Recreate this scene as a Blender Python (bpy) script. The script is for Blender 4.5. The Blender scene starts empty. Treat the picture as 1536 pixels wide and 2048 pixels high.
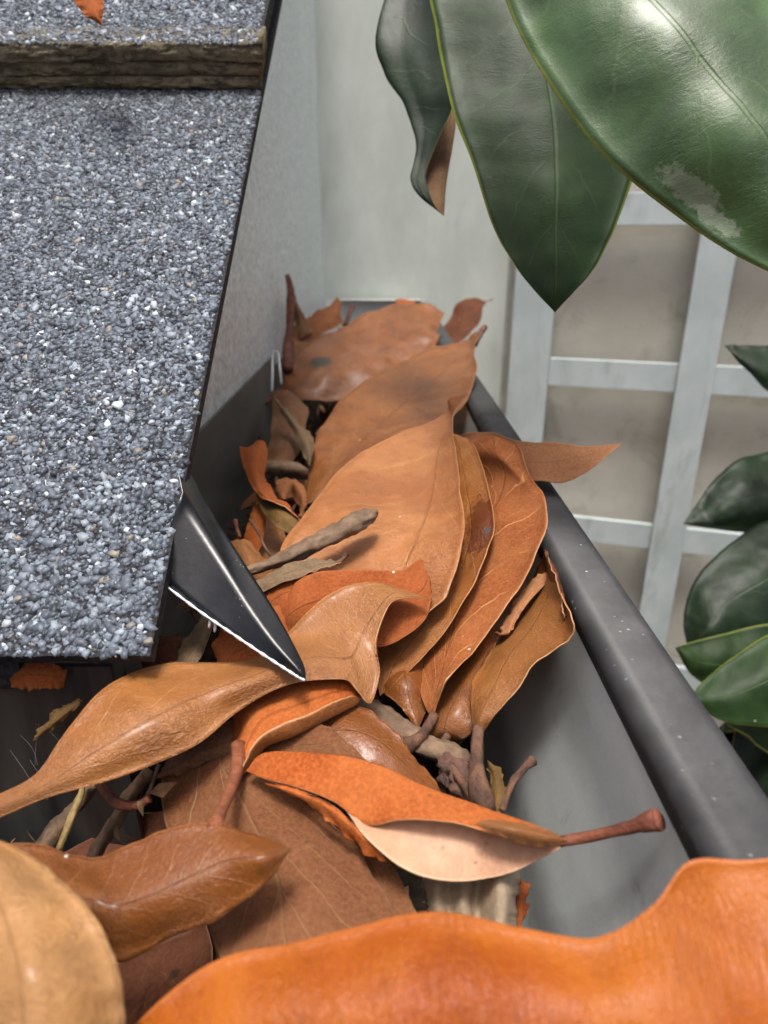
import bpy, math, random
import numpy as np
from mathutils import Vector, Matrix, noise

# ------------------------------------------------------------------ camera, world, sun, exposure
SC = bpy.context.scene
COL = SC.collection
FPX = 1350.0                         # focal length in pixels of the 1536x2048 photograph
TH = math.atan(543.0 / FPX)          # pitch below the gutter's axis
CT, ST = math.cos(TH), math.sin(TH)
EYE = np.array([0.0, 0.0, 2.6])      # camera 2.6 m above the ground

cd = bpy.data.cameras.new("camera")
cam = bpy.data.objects.new("camera", cd)
COL.objects.link(cam)
cam.location = EYE
cam.rotation_euler = (math.pi / 2 - TH, 0, 0)
cd.sensor_fit = 'VERTICAL'
cd.sensor_height = 36.0
cd.sensor_width = 27.0
cd.lens = 36.0 * FPX / 2048.0
cd.clip_start = 0.005
cd.clip_end = 600
cd.dof.use_dof = True
cd.dof.focus_distance = 0.23
cd.dof.aperture_fstop = 15.0
SC.camera = cam

SUN = Vector((-0.04, -0.24, 0.96)).normalized()      # direction towards the sun
w = bpy.data.worlds.new("World")
SC.world = w
w.use_nodes = True
nt = w.node_tree
sky = nt.nodes.new('ShaderNodeTexSky')
sky.sky_type = 'NISHITA'
sky.sun_disc = False
sky.sun_elevation = math.asin(SUN.z)
sky.sun_rotation = math.atan2(SUN.x, SUN.y)
sky.air_density = 0.7
sky.dust_density = 8.0
sky.ozone_density = 1.0
bg = nt.nodes['Background']
bg.inputs['Strength'].default_value = 0.075
nt.links.new(sky.outputs[0], bg.inputs['Color'])

sl = bpy.data.lights.new("sun", 'SUN')
sl.energy = 1.5
sl.angle = math.radians(13)
sl.color = (1.0, 0.975, 0.94)
so = bpy.data.objects.new("sun", sl)
COL.objects.link(so)
so.rotation_euler = SUN.to_track_quat('Z', 'Y').to_euler()
so.location = (-2, -2, 6)

SC.view_settings.view_transform = 'Standard'
SC.view_settings.look = 'None'
SC.view_settings.gamma = 1
SC.view_settings.use_curve_mapping = False
SC.view_settings.exposure = 1.22
SC.cycles.max_bounces = 8
SC.cycles.sample_clamp_indirect = 6
SC.cycles.use_denoising = True

# ------------------------------------------------------------------ geometry helpers
def P(u, v, d):
    """world point seen at pixel (u, v) of the photograph at depth d metres"""
    x = (u - 768.0) / FPX
    y = (1024.0 - v) / FPX
    return EYE + d * np.array([x, CT + y * ST, -ST + y * CT])

def ray(u, v):
    r = P(u, v, 1.0) - EYE
    return r

def hit(u, v, p0, n):
    r = ray(u, v)
    return EYE + r * (np.dot(p0 - EYE, n) / np.dot(r, n))

def H(h):                           # a height given as metres below the camera
    return EYE[2] - h

def tag(o, label=None, cat=None, group=None, kind=None):
    if label: o['label'] = label
    if cat: o['category'] = cat
    if group: o['group'] = group
    if kind: o['kind'] = kind
    return o

def empty(name, loc, label, cat, group=None):
    o = bpy.data.objects.new(name, None)
    o.empty_display_size = 0.01
    COL.objects.link(o)
    o.location = Vector(loc)
    return tag(o, label, cat, group)

def obj(name, verts, faces, mats, parent=None, smooth=True, uvs=None, midx=None, origin=None):
    """link a mesh given in world coordinates; its origin is moved to its centre (or to its parent)"""
    verts = np.asarray(verts, dtype=float)
    me = bpy.data.meshes.new(name)
    c = np.array(origin) if origin is not None else verts.mean(axis=0)
    me.from_pydata((verts - c).tolist(), [], faces)
    for m in (mats if isinstance(mats, (list, tuple)) else [mats]):
        me.materials.append(m)
    if midx is not None:
        me.polygons.foreach_set('material_index', np.asarray(midx, dtype=np.int32))
    me.polygons.foreach_set('use_smooth', np.full(len(me.polygons), smooth))
    if uvs is not None:
        lay = me.uv_layers.new(name='UVMap')
        li = np.empty(len(me.loops), dtype=np.int32)
        me.loops.foreach_get('vertex_index', li)
        lay.data.foreach_set('uv', np.asarray(uvs, dtype=np.float32)[li].ravel())
    me.update()
    o = bpy.data.objects.new(name, me)
    COL.objects.link(o)
    if parent is not None:
        o.parent = parent
        pl = np.array(parent.location)
        pp = parent.parent
        while pp is not None:
            pl = pl + np.array(pp.location); pp = pp.parent
        o.location = Vector(c - pl)
    else:
        o.location = Vector(c)
    return o

def box_vf(c0, c1, M=None):
    """axis box between corners; M maps (x,y,z)->world"""
    x0, y0, z0 = c0; x1, y1, z1 = c1
    v = [(x0,y0,z0),(x1,y0,z0),(x1,y1,z0),(x0,y1,z0),(x0,y0,z1),(x1,y0,z1),(x1,y1,z1),(x0,y1,z1)]
    if M: v = [M(*p) for p in v]
    f = [(0,3,2,1),(4,5,6,7),(0,1,5,4),(1,2,6,5),(2,3,7,6),(3,0,4,7)]
    return v, f

def bevel(o, wd=0.001, seg=2):
    m = o.modifiers.new('bevel', 'BEVEL')
    m.width = wd; m.segments = seg; m.limit_method = 'ANGLE'
    return o

def extrude(name, prof, y0, y1, mats, parent, ny=1, smooth=False, axis='Y'):
    """closed (x, z) profile drawn out along Y (or along X when axis is 'X')"""
    n = len(prof)
    V = []; F = []
    ys = np.linspace(y0, y1, ny + 1)
    for y in ys:
        for (a, b) in prof:
            V.append((a, y, b) if axis == 'Y' else (y, a, b))
    for i in range(ny):
        for j in range(n):
            k = (j + 1) % n
            F.append((i*n + j, (i+1)*n + j, (i+1)*n + k, i*n + k))
    F.append(tuple(range(n))); F.append(tuple(reversed(range(ny*n, ny*n + n))))
    return obj(name, V, F, mats, parent, smooth)

def sheet(pts, th):
    """open profile polyline -> closed profile with thickness th (offset to its left)"""
    pts = np.array(pts, float)
    t = np.gradient(pts, axis=0)
    t /= np.linalg.norm(t, axis=1)[:, None]
    nrm = np.stack([-t[:, 1], t[:, 0]], axis=1)
    off = pts + nrm * th
    return [tuple(p) for p in pts] + [tuple(p) for p in off[::-1]]

def catmull(c, n):
    """resample a control array c (m, ...) to n rows with a Catmull-Rom spline"""
    c = np.asarray(c, float)
    m = len(c)
    if m == 1: return np.repeat(c, n, 0)
    p = np.concatenate([[2*c[0]-c[1]], c, [2*c[-1]-c[-2]]])
    t = np.linspace(0, m - 1, n)
    i = np.minimum(t.astype(int), m - 2)
    f = (t - i).reshape((-1,) + (1,)*(c.ndim-1))
    a, b, d, e = p[i], p[i+1], p[i+2], p[i+3]
    return 0.5*((2*b) + (-a+d)*f + (2*a-5*b+4*d-e)*f**2 + (-a+3*b-3*d+e)*f**3)

def tube_vf(pts, radii, seg=10, cap=True, flat=1.0, rough=0.0, seed=0):
    """swept tube through world points with varying radius"""
    pts = np.asarray(pts, float); n = len(pts)
    T = np.gradient(pts, axis=0); T /= np.linalg.norm(T, axis=1)[:, None] + 1e-12
    up = np.array([0.2, 0.1, 1.0]); V = []; F = []
    for i in range(n):
        s = np.cross(T[i], up); s /= np.linalg.norm(s) + 1e-12
        q = np.cross(s, T[i])
        for k in range(seg):
            a = 2*math.pi*k/seg
            r = radii[i]
            if rough: r *= 1 + rough*(noise.noise(Vector((i*0.16 + seed, math.cos(a)*2.6, math.sin(a)*2.6))) + .35*noise.noise(Vector((i*0.6 + seed, math.cos(a)*1.6, math.sin(a)*1.6))))
            V.append(pts[i] + r*(math.cos(a)*s + flat*math.sin(a)*q))
    for i in range(n-1):
        for k in range(seg):
            k2 = (k+1) % seg
            F.append((i*seg+k, i*seg+k2, (i+1)*seg+k2, (i+1)*seg+k))
    if cap:
        F.append(tuple(reversed(range(seg)))); F.append(tuple(range((n-1)*seg, n*seg)))
    return V, F

def tube(name, ctrl, mat, parent=None, n=24, seg=12, flat=1.0, rough=0.25, seed=0):
    """tube through [(u, v, d, r_px)]"""
    c = catmull(np.array(ctrl, float), n)
    pts = [P(u, v, d) for u, v, d, r in c]
    rad = [max(r, 0.5)*(.86 if r < 16 else 1)*d/FPX for u, v, d, r in c]
    V, F = tube_vf(pts, rad, seg, True, flat, rough, seed)
    return obj(name, V, F, mat, parent)

# ------------------------------------------------------------------ materials
class NB:
    def __init__(s, name):
        s.m = bpy.data.materials.new(name); s.m.use_nodes = True
        s.t = s.m.node_tree; s.b = s.t.nodes['Principled BSDF']
    def n(s, typ, **kw):
        x = s.t.nodes.new('ShaderNode' + typ)
        for k, v in kw.items(): setattr(x, k, v)
        return x
    def L(s, a, b): s.t.links.new(a, b)
    def put(s, sock, v):
        if hasattr(v, 'is_linked') or hasattr(v, 'links'): s.L(v, sock)
        else: sock.default_value = v
    def math(s, op, a, b=0.0, c=0.0):
        x = s.n('Math', operation=op)
        s.put(x.inputs[0], a); s.put(x.inputs[1], b); s.put(x.inputs[2], c)
        return x.outputs[0]
    def mr(s, v, a, b, c=0.0, d=1.0, smooth=True):
        x = s.n('MapRange')
        if smooth: x.interpolation_type = 'SMOOTHSTEP'
        s.put(x.inputs['Value'], v)
        for k, q in (('From Min', a), ('From Max', b), ('To Min', c), ('To Max', d)): x.inputs[k].default_value = q
        return x.outputs[0]
    def mix(s, f, a, b, mode='MIX'):
        x = s.n('Mix', data_type='RGBA', blend_type=mode)
        s.put(x.inputs[0], f)
        s.put(x.inputs[6], (*a, 1) if isinstance(a, tuple) else a)
        s.put(x.inputs[7], (*b, 1) if isinstance(b, tuple) else b)
        return x.outputs[2]
    def obj(s):
        if not hasattr(s, '_o'): s._o = s.n('TexCoord').outputs['Object']
        return s._o
    def mapped(s, scale):
        x = s.n('Mapping'); s.L(s.obj(), x.inputs[0]); x.inputs['Scale'].default_value = scale
        return x.outputs[0]
    def noise(s, scale, detail=4, rough=0.55, vec=None, dist=0.0):
        x = s.n('TexNoise'); s.L(vec if vec is not None else s.obj(), x.inputs['Vector'])
        x.inputs['Scale'].default_value = scale; x.inputs['Detail'].default_value = detail
        x.inputs['Roughness'].default_value = rough; x.inputs['Distortion'].default_value = dist
        return x.outputs['Fac']
    def voro(s, scale, feature='F1', vec=None, out='Distance'):
        x = s.n('TexVoronoi', feature=feature); s.L(vec if vec is not None else s.obj(), x.inputs['Vector'])
        x.inputs['Scale'].default_value = scale
        return x.outputs[out]
    def bump(s, h, dist, strength=1.0, prev=None):
        x = s.n('Bump'); x.inputs['Distance'].default_value = dist; x.inputs['Strength'].default_value = strength
        s.L(h, x.inputs['Height'])
        if prev is not None: s.L(prev, x.inputs['Normal'])
        return x.outputs[0]
    def done(s, color=None, rough=None, metal=None, normal=None, spec=None, coat=None, coat_r=None, sheen=None, sheen_c=None):
        I = s.b.inputs
        if color is not None: s.put(I['Base Color'], (*color, 1) if isinstance(color, tuple) else color)
        if rough is not None: s.put(I['Roughness'], rough)
        if metal is not None: s.put(I['Metallic'], metal)
        if normal is not None: s.L(normal, I['Normal'])
        if spec is not None: s.put(I['Specular IOR Level'], spec)
        if coat is not None: I['Coat Weight'].default_value = coat
        if coat_r is not None: I['Coat Roughness'].default_value = coat_r
        if sheen is not None:
            I['Sheen Weight'].default_value = sheen; I['Sheen Roughness'].default_value = 0.5
            if sheen_c: I['Sheen Tint'].default_value = (*sheen_c, 1)
        return s.m

def leaf_mat(name, a, b, vein=(.6, .36, .18), vs=0.35, nv=9, rough=0.4, coat=0.0, fuzzy=False, seed=0.0, stain=None,
             edge=None, ws=0.6, spots=0.6, wrinkle=1.0, slant=1.5, midc=None, spec=.5):
    """a leaf side: two blended base colours, slanting side veins, midrib, pale margin, wrinkled skin or felted hair"""
    k = NB(name)
    uv = k.n('UVMap'); uv.uv_map = 'UVMap'
    sx = k.n('SeparateXYZ'); k.L(uv.outputs[0], sx.inputs[0])
    u, v = sx.outputs[0], sx.outputs[1]
    au = k.math('ABSOLUTE', k.math('MULTIPLY', k.math('SUBTRACT', u, 0.5), 2.0))
    off = k.n('Mapping'); k.L(k.obj(), off.inputs[0]); off.inputs['Location'].default_value = (seed*1.7, seed*0.9, seed*0.37)
    ov = off.outputs[0]
    big = k.noise(26, 3, 0.6, ov, 0.6)
    med = k.noise(120, 5, 0.62, ov, 0.4)
    fine = k.noise(900, 3, 0.6, ov)
    col = k.mix(k.mr(big, 0.36, 0.66), a, b)
    col = k.mix(k.mr(med, 0.42, 0.72, 0, 0.38), col, tuple(x*0.6 for x in a))
    col = k.mix(k.mr(k.noise(15, 3, 0.6, ov, 0.8), 0.50, 0.72, 0, 0.20), col, (a[0]*.68, a[1]*.56, a[2]*.5))
    col = k.mix(k.mr(k.noise(21, 3, 0.6, k.mapped((-1, 1, 1)), 0.8), 0.52, 0.75, 0, 0.4), col, (b[0]*1.15, b[1]*1.28, b[2]*1.5))
    col = k.mix(k.math('MULTIPLY', k.mr(fine, 0.35, 0.7), 0.45 if fuzzy else 0.22), col, tuple(min(1, x*(1.5 if fuzzy else 1.25)) for x in b))
    # side veins: curved lines leaving the midrib
    wob = k.math('MULTIPLY', k.noise(42, 3, 0.6, ov), 0.75)
    q = k.math('ADD', k.math('SUBTRACT', k.math('MULTIPLY', v, float(nv)), k.math('MULTIPLY', k.math('POWER', au, 0.8), slant)), wob)
    fr = k.math('ABSOLUTE', k.math('SUBTRACT', k.math('FRACT', q), 0.5))
    vm = k.mr(fr, 0.0, 0.036, 1, 0)
    vm = k.math('MULTIPLY', vm, k.mr(k.noise(55, 2, 0.5, ov), 0.32, 0.5))
    vm = k.math('MULTIPLY', vm, k.mr(au, 0.97, 0.6))
    q2 = k.math('ADD', k.math('SUBTRACT', k.math('MULTIPLY', v, nv*2.7), k.math('MULTIPLY', au, slant*3.1)), k.math('MULTIPLY', k.noise(90, 3, 0.6, ov), 1.5))
    f2 = k.math('ABSOLUTE', k.math('SUBTRACT', k.math('FRACT', q2), 0.5))
    v2 = k.math('MULTIPLY', k.mr(f2, 0.0, 0.05, 1, 0), k.mr(k.noise(75, 2, 0.5, ov), 0.5, 0.68, 0, 0.6))
    mid = k.mr(au, 0.008, 0.03, 1, 0)
    allv = k.math('MAXIMUM', k.math('MULTIPLY', vm, vs), k.math('MULTIPLY', v2, vs*0.5))
    col = k.mix(allv, col, vein)
    col = k.mix(k.math('MULTIPLY', mid, 0.38), col, midc if midc else tuple(x*0.6 for x in a))
    # dark flecks
    fl = k.voro(170, vec=ov)
    fm = k.math('MULTIPLY', k.mr(fl, 0.06, 0.15, 1, 0), k.mr(k.noise(60, 2, 0.5, ov), 0.56, 0.66, 0, spots))
    col = k.mix(fm, col, (.06, .025, .01))
    net_ = k.mr(k.voro(330, 'DISTANCE_TO_EDGE', k.mix(.012, ov, k.n('TexNoise').outputs['Color'])), 0.0, 0.05, 1, 0)
    col = k.mix(k.math('MULTIPLY', net_, k.math('MULTIPLY', vs, k.mr(big, .4, .6, .05, .25))), col, vein)
    fk = k.math('MULTIPLY', k.mr(k.voro(95, vec=ov), .035, .06, 1, 0), k.mr(k.noise(33, 2, .5, ov), .56, .60))
    col = k.mix(fk, col, (.62, .58, .50))
    if stain:
        for (su, sv, ru, rv, sc, st) in stain:
            du = k.math('DIVIDE', k.math('SUBTRACT', u, su), ru); dv = k.math('DIVIDE', k.math('SUBTRACT', v, sv), rv)
            dd = k.math('ADD', k.math('SQRT', k.math('ADD', k.math('MULTIPLY', du, du), k.math('MULTIPLY', dv, dv))), k.math('MULTIPLY', k.math('SUBTRACT', k.noise(320, 6, 0.75, ov), 0.5), 2.6))
            col = k.mix(k.mr(dd, 0.65, 1.1, st, 0), col, sc)
    if edge:
        col = k.mix(k.mr(k.math('ADD', au, k.math('MULTIPLY', med, 0.02)), 0.972, 0.998, 0, 0.55), col, edge)
    hgt = k.math('ADD', k.math('MULTIPLY', allv, 0.5 if fuzzy else 0.7), k.math('MULTIPLY', mid, -0.6))
    nr = k.bump(hgt, 0.0005, 0.8)
    if fuzzy:
        fz = k.noise(1500, 4, 0.7, ov)
        nr = k.bump(fz, 0.0004, 0.9, nr)
        nr = k.bump(k.noise(260, 3, 0.6, ov), 0.0006, 0.4, nr)
        r = rough
        return k.done(col, r, 0.0, nr, 0.15, sheen=0.12, sheen_c=tuple(min(1, x*1.6) for x in b))
    # wrinkled skin: cracked cells, stretched across the blade
    wr = k.voro(760, 'DISTANCE_TO_EDGE', ov)
    wn = k.mr(k.noise(48, 2, 0.5, ov), 0.35, 0.62)
    mp = k.n('Mapping'); k.L(uv.outputs[0], mp.inputs[0]); mp.inputs['Scale'].default_value = (14, 110, 1)
    wn2 = k.noise(1.0, 4, 0.65, mp.outputs[0], 1.2)
    nr = k.bump(k.mr(wr, 0.0, 0.12), 0.00011*wrinkle, ws*.8, nr)
    nr = k.bump(k.math('MULTIPLY', wn2, wn), 0.0016*wrinkle, 0.6, nr)
    nr = k.bump(k.noise(230, 5, 0.7, ov), 0.0009*wrinkle, 0.6, nr)
    nr = k.bump(k.noise(1300, 3, 0.6, ov), 0.00018*wrinkle, 0.6, nr)
    rr = k.math('ADD', rough - 0.06, k.math('MULTIPLY', med, 0.16))
    return k.done(col, rr, 0.0, nr, spec, coat=coat, coat_r=0.24)

def simple_mat(name, a, b, scale=60, rough=0.6, metal=0.0, bump=0.0, bscale=400, spec=0.5, spot=None, vec=None, detail=4, rvar=0.0):
    k = NB(name)
    vv = k.mapped(vec) if vec else None
    n1 = k.noise(scale, detail, 0.6, vv)
    col = k.mix(k.mr(n1, 0.35, 0.68), a, b)
    if spot:
        sscale, lo, hi, sc = spot
        sp = k.noise(sscale, 2, 0.5)
        col = k.mix(k.mr(sp, lo, hi), col, sc)
    nr = None
    if bump: nr = k.bump(k.noise(bscale, 4, 0.65, vv), bump, 0.8)
    r = rough
    if rvar: r = k.math('ADD', rough - rvar/2, k.math('MULTIPLY', n1, rvar))
    return k.done(col, r, metal, nr, spec)

RIM_B = simple_mat('margin_tan', (.36, .18, .075), (.50, .28, .13), 300, 0.5)
RIM_D = simple_mat('margin_brown', (.30, .14, .06), (.40, .21, .10), 300, 0.6)
RIM_G = simple_mat('margin_yellow', (.36, .38, .07), (.50, .48, .13), 300, 0.5)
STALK = simple_mat('stalk_brown', (.055, .026, .015), (.17, .08, .044), 130, 0.8, bump=.0014, bscale=500, vec=(1, 1, .35))
STALK_R = simple_mat('stalk_red', (.075, .018, .011), (.20, .062, .028), 130, 0.65, bump=.0008, bscale=600)
STALK_G = simple_mat('stalk_grey', (.12, .075, .045), (.22, .145, .09), 160, 0.85, bump=.0006, bscale=500)
STALK_F = simple_mat('stalk_fuzzy', (.20, .055, .022), (.30, .10, .04), 300, .9, bump=.001, bscale=1200)
TWIG_D = simple_mat('twig_dull', (.06, .035, .02), (.14, .085, .045), 150, 0.85, bump=.0006, bscale=500)
STRAW = simple_mat('straw', (.20, .13, .04), (.32, .22, .08), 300, 0.6, bump=.0003, bscale=800)

MATS = {}
def LM(key, a, b, **k):
    if not key.startswith('green'):
        m = (.56, .49, .42); a = tuple(x*y for x, y in zip(a, m)); b = tuple(x*y for x, y in zip(b, m))
        k.setdefault('edge', tuple(min(.6, x*1.35 + .035) for x in b)); k.setdefault('vein', (.50, .27, .12))
        if 'midc' in k: k['midc'] = tuple(x*y for x, y in zip(k['midc'], m))
    MATS[key] = leaf_mat('leaf_' + key, a, b, **k)
    return MATS[key]
LM('tan', (.48, .185, .055), (.64, .29, .105), seed=1, coat=.2, rough=.36, vs=.34)
LM('tan_bright', (.62, .32, .11), (.80, .48, .21), seed=2, coat=.2, rough=.34, wrinkle=1.3, vs=.15)
LM('tan_dark', (.29, .100, .020), (.42, .165, .036), seed=3, coat=.2, rough=.36, vs=.24)  # base darkened to stand in for shade cast by the green leaves
LM('golden', (.42, .170, .042), (.58, .27, .088), seed=4, coat=.2, rough=.36, vs=.32)
LM('orange', (.46, .100, .005), (.62, .190, .014), seed=5, coat=.0, spec=.35, rough=.42, nv=7, vs=.05, wrinkle=.7, spots=.1)
LM('copper', (.42, .15, .045), (.54, .23, .08), seed=6, coat=.1, rough=.42, vs=.55, nv=10)
LM('stained', (.46, .17, .035), (.56, .25, .07), seed=7, rough=.4, vs=.4,
   stain=[(.80, .43, .42, .085, (.10, .022, .004), .9), (.86, .45, .10, .012, (.07, .055, .05), .9)])
LM('spotted', (.27, .095, .022), (.40, .16, .05), seed=8, coat=.12, rough=.38, vs=.25,  # base colour also lowered, painting in green-leaf shade on the far leaf
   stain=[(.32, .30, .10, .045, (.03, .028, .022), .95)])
LM('olive', (.26, .16, .04), (.38, .24, .08), seed=9, rough=.5, vs=.2)
LM('rust', (.38, .105, .03), (.52, .17, .06), fuzzy=True, seed=10, rough=.85, vs=.12, vein=(.30, .10, .05))
LM('rust_bright', (.52, .125, .025), (.68, .23, .07), fuzzy=True, seed=11, rough=.85, vs=.10, vein=(.30, .07, .02))
LM('rust_dull', (.30, .12, .055), (.40, .18, .09), fuzzy=True, seed=12, rough=.85, vs=.2)
LM('copper_felt', (.40, .130, .042), (.54, .215, .085), fuzzy=True, seed=13, rough=.75, vs=.75, vein=(.62, .32, .13), nv=9, slant=2.2)
LM('brown_felt', (.24, .105, .05), (.33, .16, .085), fuzzy=True, seed=14, rough=.85, vs=.6, vein=(.34, .20, .10), nv=6, slant=2.6, midc=(.5, .33, .18))
LM('pink_tan', (.50, .25, .13), (.64, .34, .18), fuzzy=True, seed=15, rough=.6, vs=.0, midc=(.5, .25, .13))
LM('pale_pink', (.78, .46, .30), (.95, .64, .45), seed=25, rough=.5, vs=.0, midc=(.78, .46, .30), wrinkle=.4)
LM('maroon', (.13, .05, .03), (.19, .08, .045), fuzzy=True, seed=16, rough=.75, vs=.1)
LM('pale', (.55, .46, .34), (.80, .72, .60), seed=17, rough=.5, vs=.1)
LM('grey_felt', (.21, .155, .10), (.33, .26, .18), fuzzy=True, seed=18, rough=.85, vs=.05)
LM('brown_dull', (.26, .14, .085), (.36, .21, .13), fuzzy=True, seed=19, rough=.7, vs=.12)
LM('green', (.009, .024, .006), (.017, .042, .009), vein=(.10, .19, .08), seed=20, rough=.48, coat=.0, spec=.24, vs=.12, nv=8, edge=(.30, .34, .05), spots=.2, midc=(.07, .12, .045), wrinkle=.15)
LM('green_big', (.024, .060, .014), (.048, .105, .024), vein=(.20, .28, .13), seed=21, rough=.44, coat=.15, spec=.6, vs=.12, nv=5, edge=(.34, .36, .05), spots=.1, midc=(.09, .15, .05), wrinkle=.25,
   stain=[(.13, .615, .07, .055, (.42, .46, .36), .3), (.10, .68, .05, .04, (.42, .46, .36), .4)])
LM('green_dark', (.006, .014, .006), (.011, .025, .010), vein=(.05, .10, .04), seed=22, rough=.45, coat=.0, spec=.3, vs=.25, nv=8, spots=.1, midc=(.05, .09, .03), wrinkle=.3)
LM('green_under', (.11, .065, .035), (.17, .10, .055), fuzzy=True, seed=23, rough=.8, vs=.1)

# ------------------------------------------------------------------ leaves
def net_grid(net, nt_, ns_, flat=False):
    K = max(len(r) for r in net)
    g = []
    for r in net:
        if len(r) == 1: r = r * K
        g.append(r)
    g = np.array(g, float)                        # (stations, K, 3)
    g = catmull(g, nt_)
    if flat:                                      # straight facets across, for bent sheet metal
        g = np.swapaxes(g, 0, 1); x = np.linspace(0, len(g) - 1, ns_); i = np.minimum(x.astype(int), len(g) - 2); f = (x - i)[:, None, None]
        return np.swapaxes(g[i]*(1 - f) + g[i+1]*f, 0, 1)
    g = catmull(np.swapaxes(g, 0, 1), ns_)
    return np.swapaxes(g, 0, 1)                   # (nt, ns, 3)

def shell(G, th, front_sign, mt, mu, rim, name, parent, mid=0.5, ruffle=0.0, seed=0.0, lump=0.0012, edge_px=0.0, origin=None, face_dir=None, ref=(0.5, 0.5), recurve=.022):
    """a leaf blade: grid of world points -> top shell, under shell and margin with their own materials"""
    nt_, ns_ = G.shape[:2]
    dT = np.gradient(G, axis=0); dS = np.gradient(G, axis=1)
    N = np.cross(dS, dT)
    ln = np.linalg.norm(N, axis=2)
    # carry normals into the collapsed tips
    for i in (0, nt_-1):
        j = 1 if i == 0 else nt_-2
        if ln[i].max() < 1e-9 or True: N[i] = N[j]
    N /= (np.linalg.norm(N, axis=2)[..., None] + 1e-15)
    s = np.linspace(-1, 1, ns_)[None, :]
    t = np.linspace(0, 1, nt_)[:, None]
    widthv = np.linalg.norm(G[:, -1] - G[:, 0], axis=1)
    disp = np.zeros((nt_, ns_))
    wmax = max(widthv.max(), 1e-6)
    for i in range(nt_):
        wf = min(1.0, widthv[i]/(0.35*wmax))
        for j in range(ns_):
            p = G[i, j]
            a = noise.noise(Vector((p[0]*38 + seed*3.1, p[1]*38, p[2]*38 + seed)))
            b = noise.noise(Vector((p[0]*110 + seed, p[1]*110 - seed, p[2]*110)))
            e = abs(s[0, j])**3
            c = noise.noise(Vector((t[i, 0]*9 + seed*5, (1 if s[0, j] > 0 else -1)*3.3, seed))) + .5*noise.noise(Vector((t[i, 0]*24 + seed*2, (1 if s[0, j] > 0 else -1)*7.3, seed)))
            disp[i, j] = wf*(lump*1.3*a + lump*0.45*b + (ruffle + .0005)*e*c)
    i0 = int(ref[0]*(nt_-1)); j0 = int(ref[1]*(ns_-1))
    j0 = min(max(j0, 1), ns_-2)
    fd = (EYE - G[i0, j0]) if face_dir is None else np.array(face_dir)
    sgn = 1.0 if np.dot(N[i0, j0], fd) > 0 else -1.0
    rc_ = np.clip((np.abs(s) - .80)/.20, 0, 1)**2*(recurve*np.minimum(widthv, .06))[:, None]*sgn
    G = G + N*(disp + rc_)[..., None]
    sgn *= front_sign                              # side 'top' follows N*sgn
    tip = np.clip(np.minimum(t, 1-t)*8, 0.25, 1.0)
    A = G + N*(sgn*th/2*tip)[..., None] if False else G + N*(sgn*th/2)*tip[..., None]
    B = G - N*(sgn*th/2)*tip[..., None]
    V = np.concatenate([A.reshape(-1, 3), B.reshape(-1, 3)])
    uu = (np.linspace(0, 1, ns_))
    uu = np.where(uu < mid, uu/max(mid, 1e-6)*0.5, 0.5 + (uu-mid)/max(1-mid, 1e-6)*0.5)
    UV = np.stack(np.broadcast_arrays(uu[None, :], t), axis=2).reshape(-1, 2)
    UV = np.concatenate([UV, UV])
    F = []; MI = []
    def idx(i, j, k): return k*nt_*ns_ + i*ns_ + j
    for i in range(nt_-1):
        for j in range(ns_-1):
            q = (idx(i, j, 0), idx(i, j+1, 0), idx(i+1, j+1, 0), idx(i+1, j, 0))
            r = (idx(i, j, 1), idx(i+1, j, 1), idx(i+1, j+1, 1), idx(i, j+1, 1))
            if sgn < 0: q = q[::-1]; r = r[::-1]
            F.append(q); MI.append(0); F.append(r); MI.append(1)
    def strip(ids):
        for (a, b) in zip(ids[:-1], ids[1:]):
            q = (idx(*a, 0), idx(*b, 0), idx(*b, 1), idx(*a, 1))
            F.append(q if sgn > 0 else q[::-1]); MI.append(2)
    strip([(i, 0) for i in range(nt_)])
    strip([(i, ns_-1) for i in range(nt_-1, -1, -1)])
    strip([(0, j) for j in range(ns_-1, -1, -1)])
    strip([(nt_-1, j) for j in range(ns_)])
    return obj(name, V, F, [mt, mu, rim], parent, True, UV, MI, origin)

CM = 0.01
def leaf(net, label, top='tan', under='rust', show='top', rim=None, stalk=None, smat=None, mid=0.5, ruffle=.0012, seed=0.0,
         lump=.0012, th=.00045, res=(60, 24), ref=(.5, .5), name='fallen_leaf', cat='leaf', group='fallen magnolia leaves in the gutter', parent=None, extra=None, face_dir=None):
    """one leaf; net rows are stations along it, each a row of (pixel u, pixel v, depth in cm) across it"""
    px = net_grid(net, *res)
    G = np.empty_like(px)
    for i in range(px.shape[0]):
        for j in range(px.shape[1]):
            G[i, j] = P(px[i, j, 0], px[i, j, 1], px[i, j, 2]*CM)
    fs = 1.0 if show == 'top' else -1.0
    mt, mu = MATS[top], MATS[under]
    rim = rim or RIM_B
    if parent is not None:                       # a leaf of a plant: a part
        o = shell(G, th, fs, mt, mu, rim, 'leaf', parent, mid, ruffle, seed, lump, ref=ref, face_dir=face_dir)
        if label: o['label'] = label
        if stalk: tube('leaf_stalk', [(a, b, c*CM, r) for a, b, c, r in stalk], smat or STALK, o_par(o, parent), n=16, seg=10, seed=seed)
        return o
    if stalk or extra:
        base = P(stalk[0][0], stalk[0][1], stalk[0][2]*CM) if stalk else G.reshape(-1, 3).mean(axis=0)
        e = empty(name, base, label, cat, group)
        b = shell(G, th, fs, mt, mu, rim, 'blade', e, mid, ruffle, seed, lump, ref=ref, face_dir=face_dir)
        if stalk: tube('leaf_stalk', [(a, bb, c*CM, r) for a, bb, c, r in stalk], smat or STALK, e, n=22, seg=12, seed=seed)
        if extra: extra(e, G)
        return e
    o = shell(G, th, fs, mt, mu, rim, name, None, mid, ruffle, seed, lump, ref=ref, face_dir=face_dir)
    return tag(o, label, cat, group)

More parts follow.
